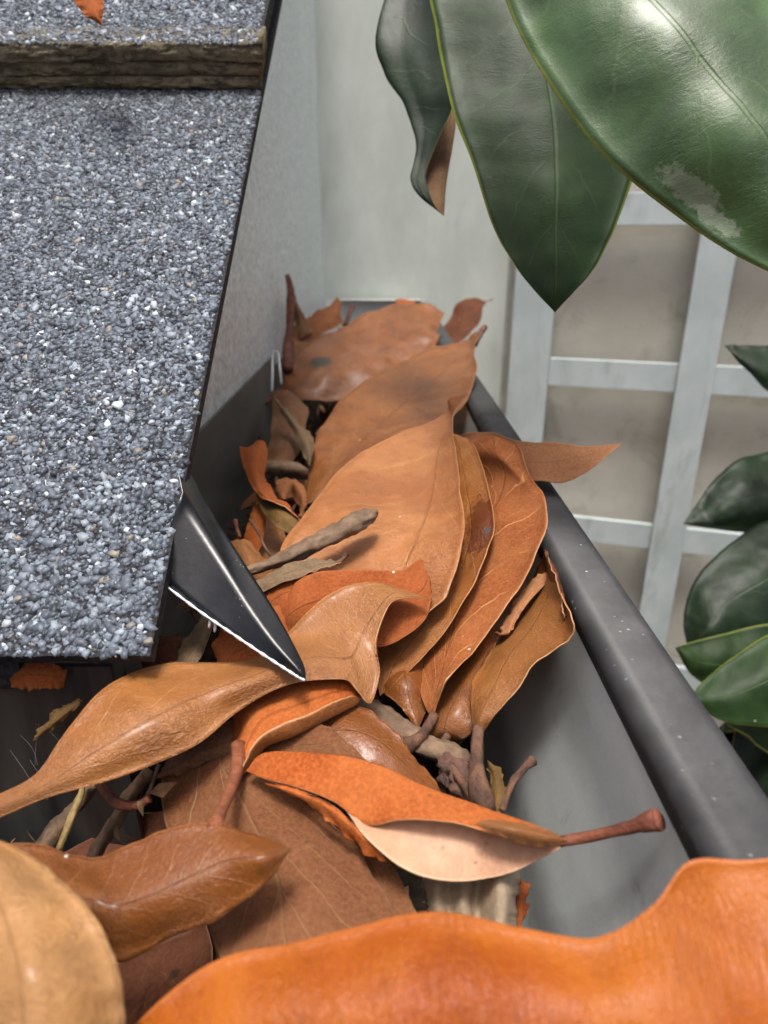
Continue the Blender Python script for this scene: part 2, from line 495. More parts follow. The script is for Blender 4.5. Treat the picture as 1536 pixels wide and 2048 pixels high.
def o_par(o, parent): return parent

# ------------------------------------------------------------------ the setting
M_GROUND = simple_mat('soil', (.07, .055, .04), (.12, .10, .075), 3, 0.95, bump=.01, bscale=30)
g = obj('ground', [(-80, -80, 0), (80, -80, 0), (80, 80, 0), (-80, 80, 0)], [(0, 1, 2, 3)], M_GROUND, smooth=False)
tag(g, 'brown soil ground below the gutter', kind='structure')

def wood_paint(name, a, b, dark_tint, dm=(.55, .78)):  # weathered paint with blotches and specks of dirt
    k = NB(name)
    n1 = k.noise(7, 4, 0.6, k.mapped((1.5, 1.5, .8)))
    col = k.mix(k.mr(n1, 0.35, 0.68), a, b)
    n2 = k.noise(9, 6, 0.7, k.mapped((1.4, 1.4, .5)), 0.6)
    col = k.mix(k.mr(n2, dm[0], dm[1], 0, 0.65), col, dark_tint)
    col = k.mix(k.mr(k.noise(160, 3, 0.6), 0.66, 0.74, 0, .5), col, dark_tint)
    nr = k.bump(k.noise(90, 5, 0.65, k.mapped((1, 1, .12))), .0009, .5)
    return k.done(col, .55, 0, nr, .4)
M_BOARD = wood_paint('board_paint', (.49, .53, .48), (.59, .63, .58), (.36, .38, .33), (.55, .80))
M_SLAT = wood_paint('slat_paint', (.40, .46, .46), (.50, .56, .56), (.26, .29, .27), (.5, .72))
k = NB('render_beige')
n1 = k.noise(4, 4, 0.6); c = k.mix(k.mr(n1, .35, .68), (.40, .385, .33), (.52, .50, .44))
c = k.mix(k.mr(k.noise(11, 5, .7, None, .8), .5, .75, 0, .6), c, (.19, .18, .14))
M_WALL = k.done(c, .9, 0, k.bump(k.noise(240, 4, .6), .0012, .6), .2)

# end wall, yawed plane with trellis
PHI = math.radians(17)
AX = np.array([math.cos(PHI), -math.sin(PHI), 0.0])
NX = np.array([-math.sin(PHI), -math.cos(PHI), 0.0])      # towards the viewer
def yplane(u, v, Y): return hit(u, v, np.array([0, Y, 0.0]), np.array([0, 1.0, 0]))
T0 = yplane(1057, 750, 1.30)
def ta(u, v):
    p = hit(u, v, T0, NX) - T0
    return float(np.dot(p, AX)), float(p[2] + T0[2])
def tw(a, o, z): return T0 + AX*a + NX*o + np.array([0, 0, z - T0[2]])

# neighbouring wall behind the trellis
V, F = box_vf((-0.12, -0.20, 0.0), (2.6, -0.045, 4.2), lambda a, o, z: tw(a, o, z))
wl = obj('rendered_wall', V, F, M_WALL, smooth=False)
tag(wl, 'smooth beige rendered wall standing behind the white trellis', 'wall')

# white board at the gutter's end
pL = yplane(640, 300, 1.36); pR = yplane(1012, 640, 1.36)
bw = empty('painted_end_board', (0.07, 1.38, 0.0), 'wide weathered off-white board rising behind the end of the gutter', 'board')
V, F = box_vf((-0.30, 1.36, 0.0), (pR[0], 1.40, 4.0))
b1 = bevel(obj('board', V, F, M_BOARD, bw, False), .002)
V, F = box_vf((pR[0] - .0015, 1.352, 0.0), (pR[0] + .004, 1.375, 4.0))
obj('edge_bead', V, F, simple_mat('bead_grey', (.28, .29, .27), (.4, .41, .39), 20, .6), bw, False)

# trellis
tr = empty('garden_trellis', tw(0.3, 0, 0), 'pale blue-grey square lattice trellis fixed before the beige wall', 'trellis')
a1, _ = ta(1374, 850)
_, z1 = ta(1240, 752); _, z2 = ta(1240, 1069); _, z0 = ta(1240, 418)
vs_ = [(0.0, .074)] + [(a1*i, .060) for i in range(1, 5)]
for (a, wd) in vs_:
    V, F = box_vf((a - wd/2, -0.004, 0.9), (a + wd/2, 0.006, 3.6), tw)
    bevel(obj('slat', V, F, M_SLAT, tr, False), .0012)
zs = [z0 + (z0 - z1)*i for i in (2, 1)] + [z0, z1, z2] + [z2 + (z2 - z1)*i for i in (1, 2, 3)]
for z in zs:
    V, F = box_vf((0.037, -0.016, z - .026), (a1*4 + .1, -0.0045, z + .026), tw)
    bevel(obj('slat', V, F, M_SLAT, tr, False), .0012)

# ------------------------------------------------------------------ gutter
k = NB('gutter_zinc')
n1 = k.noise(14, 4, .6, k.mapped((1, .35, 1)), .5)
c = k.mix(k.mr(n1, .35, .68), (.38, .41, .40), (.50, .53, .52))
c = k.mix(k.mr(k.noise(900, 2, .5), .70, .76, 0, .6), c, (.6, .6, .58))
c = k.mix(k.mr(k.noise(45, 5, .7, None, .6), .58, .75, 0, .5), c, (.13, .13, .12))
M_ZINC = k.done(c, .42, .35, k.bump(k.noise(120, 4, .6), .0006, .4), .5)
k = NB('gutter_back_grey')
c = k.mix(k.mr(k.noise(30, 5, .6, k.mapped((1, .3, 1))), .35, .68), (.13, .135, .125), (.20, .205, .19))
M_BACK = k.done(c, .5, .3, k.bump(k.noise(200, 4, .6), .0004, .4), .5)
k = NB('lip_graphite')
c = k.mix(k.mr(k.noise(60, 4, .6), .35, .68), (.026, .026, .027), (.044, .044, .046))
spd = k.voro(230)
msk = k.math('MULTIPLY', k.mr(spd, .04, .16, 1, 0), k.mr(k.noise(24, 3, .6), .44, .58))
c = k.mix(k.math('MULTIPLY', msk, k.mr(k.noise(300, 2, .5), .35, .6)), c, (.36, .36, .35))
c = k.mix(k.mr(k.noise(28, 5, .7), .54, .74, 0, .22), c, (.14, .14, .14))
M_LIP = k.done(c, .54, 0.0, k.bump(k.noise(260, 4, .6), .0003, .35), .5)
k = NB('galvanised_spangle')
sp = k.voro(520, out='Color', vec=k.mapped((1, 1, .6)))
bwn = k.n('RGBToBW'); k.L(sp, bwn.inputs[0])
c = k.mix(k.mr(bwn.outputs[0], .30, .62), (.56, .63, .63), (.86, .94, .95))
c = k.mix(k.mr(k.noise(10, 5, .7, k.mapped((1, 1, .25)), .6), .55, .78, 0, .35), c, (.34, .34, .30))
M_GALV = k.done(c, k.math('ADD', .34, k.math('MULTIPLY', bwn.outputs[0], .22)), .15, k.bump(k.math('ADD', bwn.outputs[0], k.noise(700, 3, .6)), .0003, .7), .5)
M_DARKM = simple_mat('dark_metal', (.012, .014, .016), (.06, .062, .056), 38, .3, .2, bump=.0003, bscale=260, rvar=.2, vec=(1, 1, .18))
k = NB('black_painted_metal')
c = k.mix(k.mr(k.noise(70, 5, .7, k.mapped((1, .3, 1))), .40, .75), (.003, .0035, .005), (.010, .011, .013))
msk = k.math('MULTIPLY', k.mr(k.voro(800), .05, .2, 1, 0), k.mr(k.noise(90, 3, .6), .56, .64))
c = k.mix(msk, c, (.45, .45, .45))
c = k.mix(k.mr(k.noise(220, 6, .75), .60, .80, 0, .3), c, (.08, .08, .08))
c = k.mix(k.mr(k.noise(70, 6, .8, k.mapped((.4, 1, 1))), .55, .75, 0, .2), c, (.06, .065, .07))
M_BLACK = k.done(c, .32, 0.0, k.bump(k.noise(300, 4, .6), .0002, .4), .5)
M_RAW = simple_mat('raw_metal_edge', (.55, .58, .60), (.75, .78, .8), 700, .5, .2)

HL = .110                                   # lip height below the camera
XI, XO = .0637, .0842                       # lip inner / outer edge
XB = -.112                                  # gutter back wall
HB = .215                                   # gutter floor
Y0, Y1 = -.02, 1.345
gt = empty('rain_gutter', (0, .6, H(HB)), 'grey metal rain gutter with a dark graphite front lip packed with dead leaves', 'gutter')
# front wall with a stepped inner face
pc = catmull(np.array([(XI + .001, H(HL + .006)), (XI - .001, H(HL + .020)), (XI - .004, H(HL + .040)), (XI - .0095, H(HL + .056)), (XI - .0155, H(HL + .070)), (XI - .0185, H(HL + .088)), (XI - .024, H(HB))]), 30)
prof = sheet(pc, .0012)
extrude('front_wall', prof, Y0, Y1, M_ZINC, gt, 40, True)
# lip: flat bar with rounded shoulders
lp = []
r = .0052
cx = [(XI + r, -1), (XO - r, 1)]
lp += [(XI + .0005, H(HL + .0125))]
for i in range(7):
    a = math.pi - i*math.pi/12
    lp.append((XI + r + r*math.cos(a), H(HL + r - r*math.sin(a))))
for i in range(7):
    a = math.pi/2 - i*math.pi/12
    lp.append((XO - r + r*math.cos(a), H(HL + r - r*math.sin(a))))
lp += [(XO - .0005, H(HL + .0125))]
o = extrude('front_lip', lp, Y0, Y1, M_LIP, gt, 1, True)
# outside face
V, F = box_vf((XO - .004, Y0, H(HB + .002)), (XO - .002, Y1, H(HL + .0115)))
obj('outer_face', V, F, M_LIP, gt, False)
V, F = box_vf((-.75, Y0, H(HB + .002)), (XI - .0225, Y1, H(HB)))
obj('gutter_floor', V, F, simple_mat('muck_shade', (.012, .010, .008), (.035, .026, .018), 90, .9, bump=.003, bscale=160, spec=.08), gt, False)  # near-black muck colour also stands in for the cavity's shade
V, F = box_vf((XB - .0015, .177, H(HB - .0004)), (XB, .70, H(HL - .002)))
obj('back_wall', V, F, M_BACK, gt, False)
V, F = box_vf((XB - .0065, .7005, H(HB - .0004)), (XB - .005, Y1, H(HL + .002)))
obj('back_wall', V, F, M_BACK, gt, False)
# end cap folded over at the top
V, F = box_vf((XB + .001, Y1 - .004, H(HB - .0006)), (XO - .006, Y1 - .002, H(HL - .006)))
obj('end_cap', V, F, simple_mat('cap_white', (.70, .71, .66), (.80, .80, .76), 30, .5), gt, False)
V, F = box_vf((XB + .03, Y1 - .020, H(HL - .005)), (XO - .014, Y1 - .0045, H(HL - .0065)))
obj('cap_flange', V, F, simple_mat('flange_white', (.55, .57, .52), (.66, .67, .63), 30, .5), gt, False)
# side gutter turning the corner towards the left
V, F = box_vf((-.75, Y0 - .002, H(HB - .0004)), (XI - .024, Y0, H(HL)))
obj('front_wall', V, F, M_ZINC, gt, False)
# wire hanger clipped over the back edge
def wire(pts, rr, name, mat, par):
    V, F = tube_vf([P(a, b, c*CM) for a, b, c in pts], [rr]*len(pts), 8)
    return obj(name, V, F, mat, par)
hg = wire([(544, 782, 53), (545, 740, 54), (545, 712, 54.5), (547, 704, 54.5), (553, 703, 54.5), (557, 708, 54.5), (560, 740, 54), (563, 768, 53.5)], .0011, 'wire_hanger', M_RAW, gt)

# ------------------------------------------------------------------ galvanised side sheet (rises behind the gutter to the roof)
E1 = P(300, 1312, .189)                                     # eave corner of the shingles
xr = E1[0]
r2 = ray(560, 0); E2 = EYE + r2*(xr/r2[0])
SD = (E2 - E1); SD[0] = 0; SLEN = np.linalg.norm(SD); SD /= SLEN     # up-slope direction
SN = np.array([0, -SD[2], SD[1]])                           # roof normal
def R(x, s, n): return np.array([xr + x, 0, 0]) + np.array([0, E1[1], E1[2]]) + SD*s + SN*n
xs = XB - .0025
zt = lambda y: E1[2] + (y - E1[1])*SD[2]/SD[1] - .035
ys = [.178, .4, .7, 1.0, Y1 + .012]
V = []; F = []
for y in ys: V += [(xs, y, H(HL + .012)), (xs, y, zt(y)), (xs - .0015, y, H(HL + .012)), (xs - .0015, y, zt(y))]
for i in range(len(ys) - 1):
    a = 4*i; b = a + 4
    F += [(a, a+1, b+1, b), (a+2, b+2, b+3, a+3), (a+1, a+3, b+3, b+1), (a, b, b+2, a+2)]
F += [(0, 2, 3, 1), (4*(len(ys)-1), 4*(len(ys)-1)+1, 4*(len(ys)-1)+3, 4*(len(ys)-1)+2)]
o = obj('side_flashing', V, F, M_GALV, None, False)
tag(o, 'speckled galvanised metal sheet rising between the shingles and the white board', 'flashing')

# dark fascia sheet under the eave, seen below the shingles
fy = E1[1] + .012
V, F = box_vf((-.75, fy, H(HB - .0006)), (-.083, fy + .002, E1[2] - .012))
fs_ = obj('fascia_sheet', V, F, M_DARKM, None, False)
tag(fs_, 'dark glossy metal fascia sheet under the front edge of the shingles', 'fascia')

# ------------------------------------------------------------------ roof
k = NB('asphalt')
c = k.mix(k.mr(k.noise(500, 3, .6), .35, .68), (.018, .018, .021), (.045, .044, .046))
M_ASPH = k.done(c, .9, 0, k.bump(k.noise(900, 4, .7), .0008, .8), .2)
k = NB('granule_stone')
at = k.n('Attribute'); at.attribute_name = 'tone'; at.attribute_type = 'GEOMETRY'
c = k.mix(k.mr(k.noise(1800, 2, .5), .35, .7, 0, .25), at.outputs['Color'], (.10, .11, .13))
M_GRAN = k.done(c, .5, 0, None, .5)
k = NB('mossy_edge')
n1 = k.noise(110, 6, .75, k.mapped((.5, 1, 1.4)), 1.0)
c = k.mix(k.mr(n1, .35, .62), (.06, .048, .038), (.30, .25, .17))
c = k.mix(k.mr(k.noise(60, 5, .7), .5, .7, 0, .7), c, (.25, .23, .11))
c = k.mix(k.mr(k.noise(420, 4, .7), .58, .72, 0, .7), c, (.36, .32, .22))
M_MOSS = k.done(c, .95, 0, k.bump(k.noise(420, 5, .75), .0018, 1.0), .1)
M_WOOD = simple_mat('roof_deck', (.10, .08, .06), (.16, .13, .10), 30, .9)

roof = empty('shingle_roof', R(-.3, .3, 0), 'sloping roof of grey granule-covered asphalt shingles beside the gutter', 'roof')
def rb(x0, x1, s0, s1, n0, n1, name, mat, par=roof, bv=0):
    V, F = box_vf((x0, s0, n0), (x1, s1, n1), R)
    o = obj(name, V, F, mat, par, False)
    if bv: bevel(o, bv)
    return o
def slope_at(u, v, n):                                      # slope distance where a pixel meets the roof raised by n
    p = hit(u, v, R(0, 0, n), SN)
    return float(np.dot(p - R(0, 0, n), SD))
S_STEP = slope_at(525, 176, 0.0)
def proj(p):
    q = p - EYE
    d = q[1]*CT - q[2]*ST; y = q[1]*ST + q[2]*CT
    return 768 + FPX*q[0]/d, 1024 - FPX*y/d
T_STEP = .01
while proj(R(0, S_STEP, T_STEP))[1] > 88 and T_STEP < .04: T_STEP += .0005
XW = -.62
def ragged(x0, x1, s0, s1, n0, n1, name, mat, par, seed, amp=.0009, nx=150):
    """slab whose lower and right edges are slightly ragged"""
    xs_ = np.linspace(x0, x1, nx); V = []; F = []
    for x in xs_:
        q = amp*2*noise.noise(Vector((x*90, seed, 0))) + amp*noise.noise(Vector((x*400, seed, 5)))
        V += [R(x, s0 + q, n0), R(x, s0 + q*.6, n1), R(x, s1, n0), R(x, s1, n1)]
    for i in range(nx - 1):
        a = 4*i; b = a + 4
        F += [(a, b, b+1, a+1), (a+1, b+1, b+3, a+3), (a, a+2, b+2, b)]
    e = 4*(nx-1)
    F += [(0, 1, 3, 2), (e, e+2, e+3, e+1)]
    return obj(name, V, F, mat, par, False)
low = ragged(XW, 0, 0, 1.1, -.0045, 0, 'shingle', M_ASPH, roof, 1.0)
rb(XW, -.012, .006, 1.1, -.020, -.0047, 'roof_deck', M_WOOD)
# upper course: stacked layers with a dirty butt edge, above it the granule face
upp = ragged(XW, 0.002, S_STEP + .001, 1.1, T_STEP*.62, T_STEP, 'shingle', M_ASPH, roof, 2.0, .0016)
def butt(x0, x1, s, n0, n1, seed, amp, name, mat, par):
    """rough front face of a layer"""
    nx, nn = 420, 14; V = []; F = []
    for i in range(nx):
        x = x0 + (x1 - x0)*i/(nx-1)
        for j in range(nn):
            f = j/(nn-1); n = n0 + (n1 - n0)*f
            q = .9*amp*noise.fractal(Vector((x*70, n*260, seed)), 0.45, 2.3, 6) + .6*amp*noise.noise(Vector((x*18, seed*3, n*90)))
            bulge = -.0012*math.sin(math.pi*f)
            V.append(R(x, s + bulge + q, n))
    for j in (0, nn-1):
        pass
    nb = len(V)
    for i in range(nx):
        x = x0 + (x1 - x0)*i/(nx-1)
        V.append(R(x, s + .02, n0)); V.append(R(x, s + .02, n1))
    for i in range(nx-1):
        for j in range(nn-1):
            a = i*nn + j; b = a + nn
            F.append((a, b, b+1, a+1))
        F.append((i*nn + nn-1, (i+1)*nn + nn-1, nb + 2*(i+1) + 1, nb + 2*i + 1))
        F.append((i*nn, nb + 2*i, nb + 2*(i+1), (i+1)*nn))
    F.append(tuple([j for j in range(nn)] + [nb+1, nb]))
    F.append(tuple([nb + 2*(nx-1), nb + 2*(nx-1) + 1] + [(nx-1)*nn + j for j in range(nn-1, -1, -1)]))
    return obj(name, V, F, mat, par, True)
butt(XW, .0030, S_STEP - .0012, T_STEP*.62, T_STEP*1.01, 3.1, .0016, 'mossy_butt_edge', M_MOSS, upp)
butt(XW, .0010, S_STEP - .0002, T_STEP*.30, T_STEP*.60, 5.7, .0014, 'mossy_butt_edge', M_MOSS, upp)
butt(XW, -.0010, S_STEP - .0022, .0004, T_STEP*.28, 8.3, .0016, 'mossy_butt_edge', M_MOSS, upp)

def granules(par, x0, x1, s0, s1, n, size, name, rng, count, dark_tint=None):
    """thousands of crushed stone chips pressed into the asphalt, one mesh"""
    X = rng.uniform(x0, x1, count); S = rng.uniform(s0, s1, count)
    # jittered grid for an even cover
    gx = int(math.sqrt(count*(x1-x0)/(s1-s0))); gs = int(count/gx)
    ii, jj = np.meshgrid(np.arange(gx), np.arange(gs), indexing='ij')
    X = x0 + (ii.ravel() + rng.uniform(-.35, 1.35, ii.size))*(x1-x0)/gx
    S = s0 + (jj.ravel() + rng.uniform(-.35, 1.35, ii.size))*(s1-s0)/gs
    keep = (X > x0) & (X < x1 - .0006*rng.uniform(0, 3, X.size)) & (S > s0 - .0006*rng.uniform(0, 1, X.size)) & (S < s1)
    keep &= rng.uniform(0, 1, X.size) > .09
    X = X[keep]; S = S[keep]; c = X.size
    sz = size*np.clip(rng.lognormal(0, .42, c), .35, 2.1)
    k5 = 5
    ang = rng.uniform(0, 2*math.pi, c)[:, None] + np.arange(k5)[None]*2*math.pi/k5 + rng.uniform(-.5, .5, (c, k5))
    rad = sz[:, None]*rng.uniform(.36, .72, (c, k5))
    st = rng.uniform(.85, 1.18, c)[:, None]
    bx = rad*np.cos(ang)*st; by = rad*np.sin(ang)/st
    rot = rng.uniform(0, math.pi, c)[:, None]
    bx, by = bx*np.cos(rot) - by*np.sin(rot), bx*np.sin(rot) + by*np.cos(rot)
    tilt = rng.normal(0, .30, (c, 2))
    hh = sz*rng.uniform(.08, .26, c)
    shr = rng.uniform(.88, 1.0, c)[:, None]
    ox = rng.uniform(-.12, .12, c)[:, None]*sz[:, None]
    top_n = hh[:, None] + (bx*tilt[:, :1] + by*tilt[:, 1:])*shr
    base = np.stack([X[:, None] + bx, S[:, None] + by, np.full_like(bx, -.0004)], 2)
    top = np.stack([X[:, None] + ox + bx*shr, S[:, None] + by*shr, np.maximum(top_n, .0001)], 2)
    loc = np.concatenate([base, top], 1).reshape(-1, 3)      # 10 verts each
    Wp = R(0, 0, n)[None] + loc[:, :1]*np.array([1., 0, 0]) + loc[:, 1:2]*SD[None] + loc[:, 2:3]*SN[None]
    fl = [(5, 6, 7, 8, 9)] + [(j, (j+1) % 5, (j+1) % 5 + 5, j + 5) for j in range(5)]
    lens = np.array([len(f) for f in fl]); flat = np.concatenate([np.array(f) for f in fl])
    loops = (flat[None] + (np.arange(c)*10)[:, None]).ravel()
    tot = np.tile(lens, c); start = np.concatenate([[0], np.cumsum(tot)[:-1]])
    me = bpy.data.meshes.new(name)
    cen = Wp.mean(0)
    me.vertices.add(len(Wp)); me.vertices.foreach_set('co', (Wp - cen).astype(np.float32).ravel())
    me.loops.add(len(loops)); me.loops.foreach_set('vertex_index', loops.astype(np.int32))
    me.polygons.add(len(tot)); me.polygons.foreach_set('loop_start', start.astype(np.int32)); me.polygons.foreach_set('loop_total', tot.astype(np.int32))
    pal = np.array([(.045, .051, .064), (.09, .107, .135), (.14, .170, .21), (.21, .25, .30), (.36, .42, .48), (.62, .68, .72), (.33, .29, .23)])
    pr = np.array([.13, .25, .28, .20, .095, .03, .015])
    idx = rng.choice(len(pal), c, p=pr)
    colr = .8*pal[idx]*rng.uniform(.7, 1.25, (c, 1))
    if dark_tint is not None: colr = dark_tint(colr, X, S, rng)
    colr = np.repeat(np.clip(np.concatenate([colr, np.ones((c, 1))], 1), 0, 1), 10, 0)
    at = me.attributes.new('tone', 'FLOAT_COLOR', 'POINT'); at.data.foreach_set('color', colr.astype(np.float32).ravel())
    me.materials.append(M_GRAN); me.update(calc_edges=True)
    o = bpy.data.objects.new(name, me); COL.objects.link(o)
    o.parent = par
    o.location = Vector(cen) - Vector(np.array(roof.location)) - par.location
    tag(o, kind='stuff')
    return o
rng = np.random.default_rng(7)
def step_band(colr, X, S, rng):                                   # uneven darker brown band just below the step
    f = np.clip(1 - (S_STEP - S)/.075, 0, 1)
    f = f**1.1*np.array([.72 + .45*noise.noise(Vector((x*25, s*25, 2))) for x, s in zip(X, S)])
    return colr*(1 - .5*f)[:, None] + np.array([.05, .045, .035])*(.5*f)[:, None]
granules(low, -.29, -.0003, .0003, S_STEP + .01, 0.0, .00155, 'granules', rng, 84000, step_band)
granules(upp, -.32, .0010, S_STEP + .002, S_STEP + .16, T_STEP, .0016, 'granules', rng, 30000)
# a thin line of chips hanging over the butt edge
granules(upp, -.32, .0010, S_STEP - .001, S_STEP + .004, T_STEP, .0017, 'granules', rng, 900)

# black drip edge corner poking out over the leaves
net = [[(305, 1150, 21.0), (365, 985, 21.2), (345, 890, 23.8)],
       [(325, 1166, 20.7), (385, 1020, 21.3), (372, 935, 23.2)],
       [(400, 1222, 20.3), (440, 1115, 20.75), (419, 1019, 22.2)],
       [(470, 1270, 19.9), (492, 1208, 20.05), (496, 1138, 20.9)],
       [(540, 1317, 19.5), (548, 1287, 19.5), (560, 1240, 20.1)],
       [(590, 1349, 19.3), (594, 1338, 19.15), (604, 1325, 19.4)],
       [(612, 1362, 19.1)]]
px = net_grid(net, 40, 15, True)
G = np.array([[P(*px[i, j, :2], px[i, j, 2]*CM) for j in range(15)] for i in range(40)])
de = empty('drip_edge', P(340, 1100, .21), 'pointed black metal drip edge corner jutting from under the shingles over the leaves', 'drip edge')
shell(G, .0007, 1.0, M_BLACK, M_BLACK, M_RAW, 'bent_sheet', de, lump=.0001, recurve=0)
c_ = catmull(np.array([(323, 1165, 20.66), (400, 1223, 20.26), (470, 1271, 19.86), (540, 1318, 19.46), (590, 1350, 19.26), (610, 1361, 19.1)], float), 50)
V, F = tube_vf([P(a, b, (c - .02)*CM) for a, b, c in c_], [.00042*(1 + .3*math.sin(i*1.9)) for i in range(50)], 7)
obj('raw_edge', V, F, M_RAW, de)
for (a, b) in ((420, 1240), (431, 1248)):
    V, F = tube_vf([P(a, b, .2035), P(a - 1, b + 9, .2035), P(a - 2, b + 16, .2035)], [.0004, .00045, .0003], 7)
    obj('prong', V, F, M_RAW, de)

# ------------------------------------------------------------------ the fallen leaves, far to near
L_ = leaf
# maroon leaf leaning over the lip at the far end
L_([[(868, 705, 104)], [(872, 672, 105), (893, 680, 104), (910, 690, 103)], [(900, 640, 107), (920, 650, 105), (945, 662, 104)], [(912, 610, 108), (938, 622, 106), (962, 640, 105)],
    [(945, 598, 108), (955, 606, 107), (966, 616, 106)], [(975, 603, 107.5)], [(990, 596, 108)]],
   'dark maroon leaf with a pointed tip leaning against the end board', 'maroon', 'maroon', rim=RIM_D, seed=31, lump=.003)
L_([[(572, 668, 75)], [(590, 648, 78), (596, 662, 76), (602, 682, 75)], [(625, 632, 80), (633, 648, 77), (640, 670, 76)], [(660, 612, 83), (668, 630, 80), (672, 655, 79)], [(676, 596, 86), (684, 612, 84), (682, 640, 82)], [(675, 594, 88)]],
   'curled dark brown leaf in the far back corner beside the flashing', 'rust_dull', 'maroon', rim=RIM_D, seed=32, lump=.003)
L_([[(580, 735, 72)], [(584, 688, 74), (600, 695, 73), (618, 710, 72)], [(606, 680, 76), (624, 684, 75), (650, 690, 74)], [(650, 668, 78)]],
   'small mustard yellow leaf tucked behind the dark-spotted far leaf', 'golden', 'rust', seed=33)
L_([[(792, 604, 108)], [(792, 600, 110), (800, 605, 108), (804, 612, 107)], [(818, 602, 110), (818, 608, 108), (820, 616, 107)], [(838, 612, 109)]],
   'small rust red leaf edge peeping above the farthest big leaf', 'rust', 'rust', seed=34)
tw1 = tube('fallen_twig', [(574, 550, .73, 5), (580, 575, .73, 8), (582, 605, .725, 9), (580, 640, .715, 10), (577, 690, .70, 12), (575, 740, .66, 12)], STALK_R, n=26, rough=.5, seed=3)
tag(tw1, 'thin twisted reddish brown strip standing upright against the flashing', 'twig', 'twigs and stalks among the leaves')
L_([[(588, 583, 77)], [(584, 600, 77), (590, 606, 76), (598, 612, 77)], [(588, 635, 77), (600, 640, 76), (614, 642, 77)], [(592, 662, 76), (606, 664, 75), (626, 662, 76)], [(600, 684, 75)]],
   'thin pinkish brown sliver of leaf beside the upright twisted strip', 'brown_dull', 'rust', rim=RIM_D, seed=35)
tw1 = tube('fallen_twig', [(705, 612, 1.0, 6), (698, 630, .99, 5), (690, 650, .97, 6)], STALK_R, n=12, rough=.4, seed=4)
tag(tw1, 'short reddish stub standing before the white end flange', 'twig', 'twigs and stalks among the leaves')

# far glossy leaf with grey spot
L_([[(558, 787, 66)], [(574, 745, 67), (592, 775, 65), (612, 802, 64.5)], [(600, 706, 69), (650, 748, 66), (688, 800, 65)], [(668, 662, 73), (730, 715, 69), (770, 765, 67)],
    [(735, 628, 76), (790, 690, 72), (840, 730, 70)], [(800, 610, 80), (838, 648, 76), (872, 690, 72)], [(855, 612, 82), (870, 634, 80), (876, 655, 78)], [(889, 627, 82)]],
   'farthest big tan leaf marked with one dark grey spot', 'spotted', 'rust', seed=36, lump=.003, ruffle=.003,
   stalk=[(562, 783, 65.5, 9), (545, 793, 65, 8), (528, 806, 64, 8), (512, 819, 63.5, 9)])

# small things in the hollow by the back wall
L_([[(575, 780, 60)], [(548, 790, 59), (578, 795, 57), (612, 812, 58)], [(545, 840, 54), (580, 845, 52.5), (612, 850, 54)], [(540, 885, 49), (572, 890, 47), (606, 890, 49)], [(533, 918, 46), (560, 922, 45), (588, 918, 46)], [(555, 938, 44)]],
   'dusty pinkish brown leaf standing upright in the hollow by the back wall', 'brown_dull', 'brown_dull', rim=RIM_D, seed=37)
L_([[(545, 793, 50)], [(553, 805, 49), (556, 806, 48.6), (561, 808, 49)], [(574, 838, 47), (584, 838, 46), (594, 845, 47)], [(590, 870, 45), (604, 866, 44), (618, 868, 45)], [(604, 905, 43.5), (615, 898, 43), (628, 890, 43.5)], [(620, 932, 42.5)]],
   'narrow cream-edged curled leaf hanging from the wire hanger', 'grey_felt', 'olive', seed=38)
tw1 = tube('fallen_twig', [(520, 938, .42, 16), (555, 934, .415, 15), (590, 936, .42, 14), (612, 945, .425, 10)], STALK_G, n=20, rough=.3, seed=5)
tag(tw1, 'thick pale brown stalk lying crosswise in the hollow', 'twig', 'twigs and stalks among the leaves')
L_([[(482, 900, 38)], [(480, 896, 38), (505, 898, 37.5), (529, 886, 38.5)], [(492, 944, 36), (512, 945, 35.2), (532, 945, 36.5)], [(508, 980, 34), (524, 978, 33.6), (542, 975, 35)],
    [(535, 1000, 32.5), (545, 998, 32.8), (552, 995, 33.6)], [(570, 1018, 31.8), (572, 1016, 32), (576, 1014, 32.4)], [(604, 1042, 31)]],
   'upright rust orange curled leaf closest to the dark back wall', 'rust', 'olive', show='top', seed=39)
L_([[(514, 985, 34.2)], [(516, 996, 34), (528, 1002, 33.4), (542, 1000, 33.2)], [(530, 1030, 33), (552, 1026, 32.2), (572, 1018, 32)], [(558, 1055, 31.6), (576, 1046, 31.2), (604, 1042, 31.2)], [(592, 1074, 30.4), (606, 1066, 30.2), (618, 1058, 30.4)], [(625, 1085, 30)]],
   'olive green-brown underside of leaf below the upright rust leaf', 'olive', 'rust', seed=40)
L_([[(560, 1000, 38)], [(556, 965, 39), (563, 985, 38), (568, 1000, 37)], [(582, 958, 39), (585, 968, 38.5), (588, 990, 39)], [(604, 972, 38.5), (600, 985, 38), (596, 1010, 38)], [(614, 1000, 37.5), (606, 1010, 37), (596, 1030, 37)], [(608, 1035, 36.5)]],
   'small dark leaf rolled into a ring at the bottom of the hollow', 'rust_dull', 'maroon', rim=RIM_D, seed=41)
L_([[(525, 1000, 36)], [(505, 1020, 35), (517, 1025, 34.6), (530, 1020, 35)], [(495, 1060, 34), (512, 1064, 33.6), (530, 1060, 34)], [(485, 1100, 33), (500, 1104, 32.6), (518, 1100, 33)], [(490, 1130, 32)]],
   'narrow orange leaf slanting down beneath the olive underside', 'rust_bright', 'rust', seed=42)
L_([[(530, 1010, 38)], [(520, 1040, 37), (540, 1050, 36.5), (560, 1045, 36.6)], [(510, 1090, 35), (540, 1094, 34.5), (575, 1085, 34.6)], [(520, 1130, 33), (550, 1134, 32.8), (590, 1120, 33)], [(560, 1150, 32.5)]],
   'mustard brown leaf lying deep between orange leaf and big tan leaf', 'golden', 'rust', seed=43)
